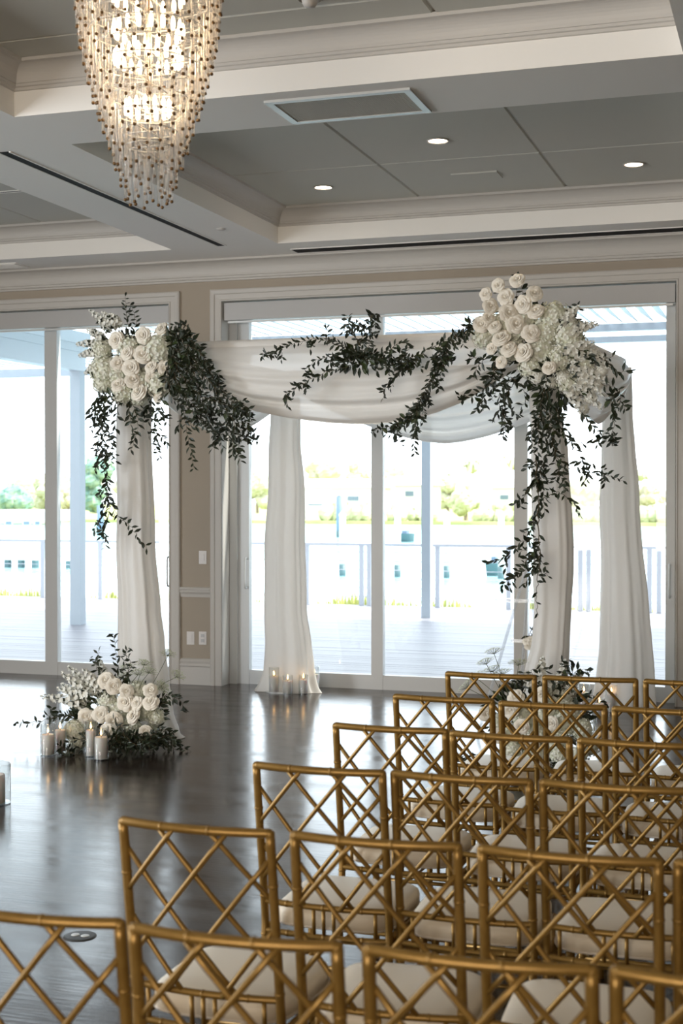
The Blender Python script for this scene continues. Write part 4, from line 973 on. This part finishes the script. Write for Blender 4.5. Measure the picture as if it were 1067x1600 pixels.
rows = [  # (row counted back from the arch, y, [(x centre, turn in degrees, seat counted from the aisle)])
    ('sixth', [(-1.372, 2.318, 1.0, 0), (-.953, 2.314, 2.0, 1), (-.514, 2.330, 2.0, 2), (-.092, 2.345, 1, 3)]),
    ('fifth', [(-1.355, 3.053, -1.8, 0), (-.913, 3.057, 1.8, 1), (-.474, 3.062, 0, 2), (-.050, 3.075, 1, 3)]),
    ('fourth', [(-1.304, 3.803, -1.0, 0), (-.889, 3.811, 0, 1), (-.470, 3.818, 0, 2)]),
    ('third', [(-1.303, 4.540, -.5, 0), (-.887, 4.508, -.8, 1), (-.468, 4.505, 0, 2)]),
    ('second', [(-1.296, 5.258, -2.0, 0), (-.869, 5.218, 1.0, 1), (-.447, 5.213, 0, 2)]),
    ('front', [(-1.268, 6.000, -1.0, 0), (-.842, 6.014, 2.0, 1), (-.416, 6.012, 0, 2)])]
seat = ['aisle-end chair', 'second chair from the aisle', 'third chair from the aisle', 'fourth chair from the aisle']
for rn, lst in rows:
    for x, y, a, k in lst:
        o = proto if first else copy_tree(proto); first = False
        o.location = (x, y, 0); o.rotation_euler = (0, 0, math.radians(a))
        o['label'] = 'gold lattice chair, %s of the %s row back from the arch' % (seat[k], rn) if rn != 'front' else 'gold lattice chair, %s of the front row facing the arch' % seat[k]
        o['group'] = 'gold chairs set in rows before the arch'

# ================================================================== CHANDELIER
CC = P(232, 200, 4.85); CC.z = 0
zof = lambda y: P(232, y, 4.85).z
t = thing('chandelier', 'tiered brass and glass rod chandelier with warm glowing bulbs', 'chandelier', (CC.x, CC.y, ZT))
dep = (Vector((CC.x, CC.y, 3.2)) - CP).dot(FW)
MB().lathe([(.0001, -.03), (.10, -.03), (.13, -.012), (.13, 0)], 28).build('canopy', 'brass', t, True)
MB().tube([(0, 0, -.02), (0, 0, zof(150) - ZT)], .009, 10).build('stem', 'brass', t, True)
tiers = []
outline = [(312, 36), (288, 44), (262, 53), (236, 61), (210, 70), (185, 78), (160, 86), (134, 93), (106, 100), (78, 106), (50, 110), (22, 113), (-8, 116), (-40, 118)]
for k, (y, hw) in enumerate(outline): tiers.append((zof(y) - ZT, hw * dep / F))
rm = MB(); rm.tube([(0, 0, 0), (0, 0, .20)], .0055, 6); RODM = rm.mesh('glass_rod', 'rod', True)
bm_ = MB(); bm_.ball((0, 0, -.004), .0068, 10, 6); BEADM = bm_.mesh('bead', 'brass', True)
rods = []
for k, (z, r) in enumerate(tiers):
    n = max(12, int(2 * PI * r / .047))
    fr = MB()
    fr.tube([(r * math.cos(2 * PI * i / 32), r * math.sin(2 * PI * i / 32), z + .20) for i in range(33)], .0025, 6, False)
    fr.tube([(0, r, z + .20), (0, -r, z + .20)], .003, 5); fr.tube([(r, 0, z + .20), (-r, 0, z + .20)], .003, 5)
    fr.build('tier_ring', 'alu', t, True)
    for i in range(n):
        a = 2 * PI * (i + .5 * (k % 2)) / n
        rods.append((r * math.cos(a), r * math.sin(a), z + (0 if i % 2 else .012)))
        if i % 2 == 0: rods.append(((r - .016) * math.cos(a + .6 * PI / n), (r - .016) * math.sin(a + .6 * PI / n), z - .014))
def frontness(p): v = Vector((p[0], p[1], 0)); return v.normalized().dot((CC.normalized()))
rods.sort(key=lambda p: frontness(p) + (.9 if p[2] > zof(-20) - ZT else 0))
ro, be = MB(), MB()
for i, p in enumerate(rods):
    if i < 300:
        o = link('glass_rod', RODM, t, p); link('bead', BEADM, o)
    else:
        ro.add([Vector(v.co) + Vector(p) for v in RODM.vertices], [tuple(f.vertices) for f in RODM.polygons])
        be.add([Vector(v.co) + Vector(p) for v in BEADM.vertices], [tuple(f.vertices) for f in BEADM.polygons])
o = ro.build('glass_rods', 'rod', t, True); o['kind'] = 'stuff'; o = be.build('beads', 'brass', t, True); o['kind'] = 'stuff'
for y, r, n in ((46, .13, 18), (90, .125, 22), (168, .085, 15), (-6, .13, 16)):
    z = zof(y) - ZT
    MB().tube([((r) * math.cos(2 * PI * i / 24), r * math.sin(2 * PI * i / 24), z - .031) for i in range(25)], .0015, 6, False).build('lamp_ring', 'alu', t, True)
    for i in range(n):
        a = 2 * PI * i / n
        MB().lathe([(.0005, -.028), (.007, -.026), (.009, -.008), (.008, .008), (.004, .022), (.0005, .026)], 10, (r * math.cos(a), r * math.sin(a), z)).build('bulb', 'bulb', t, True)
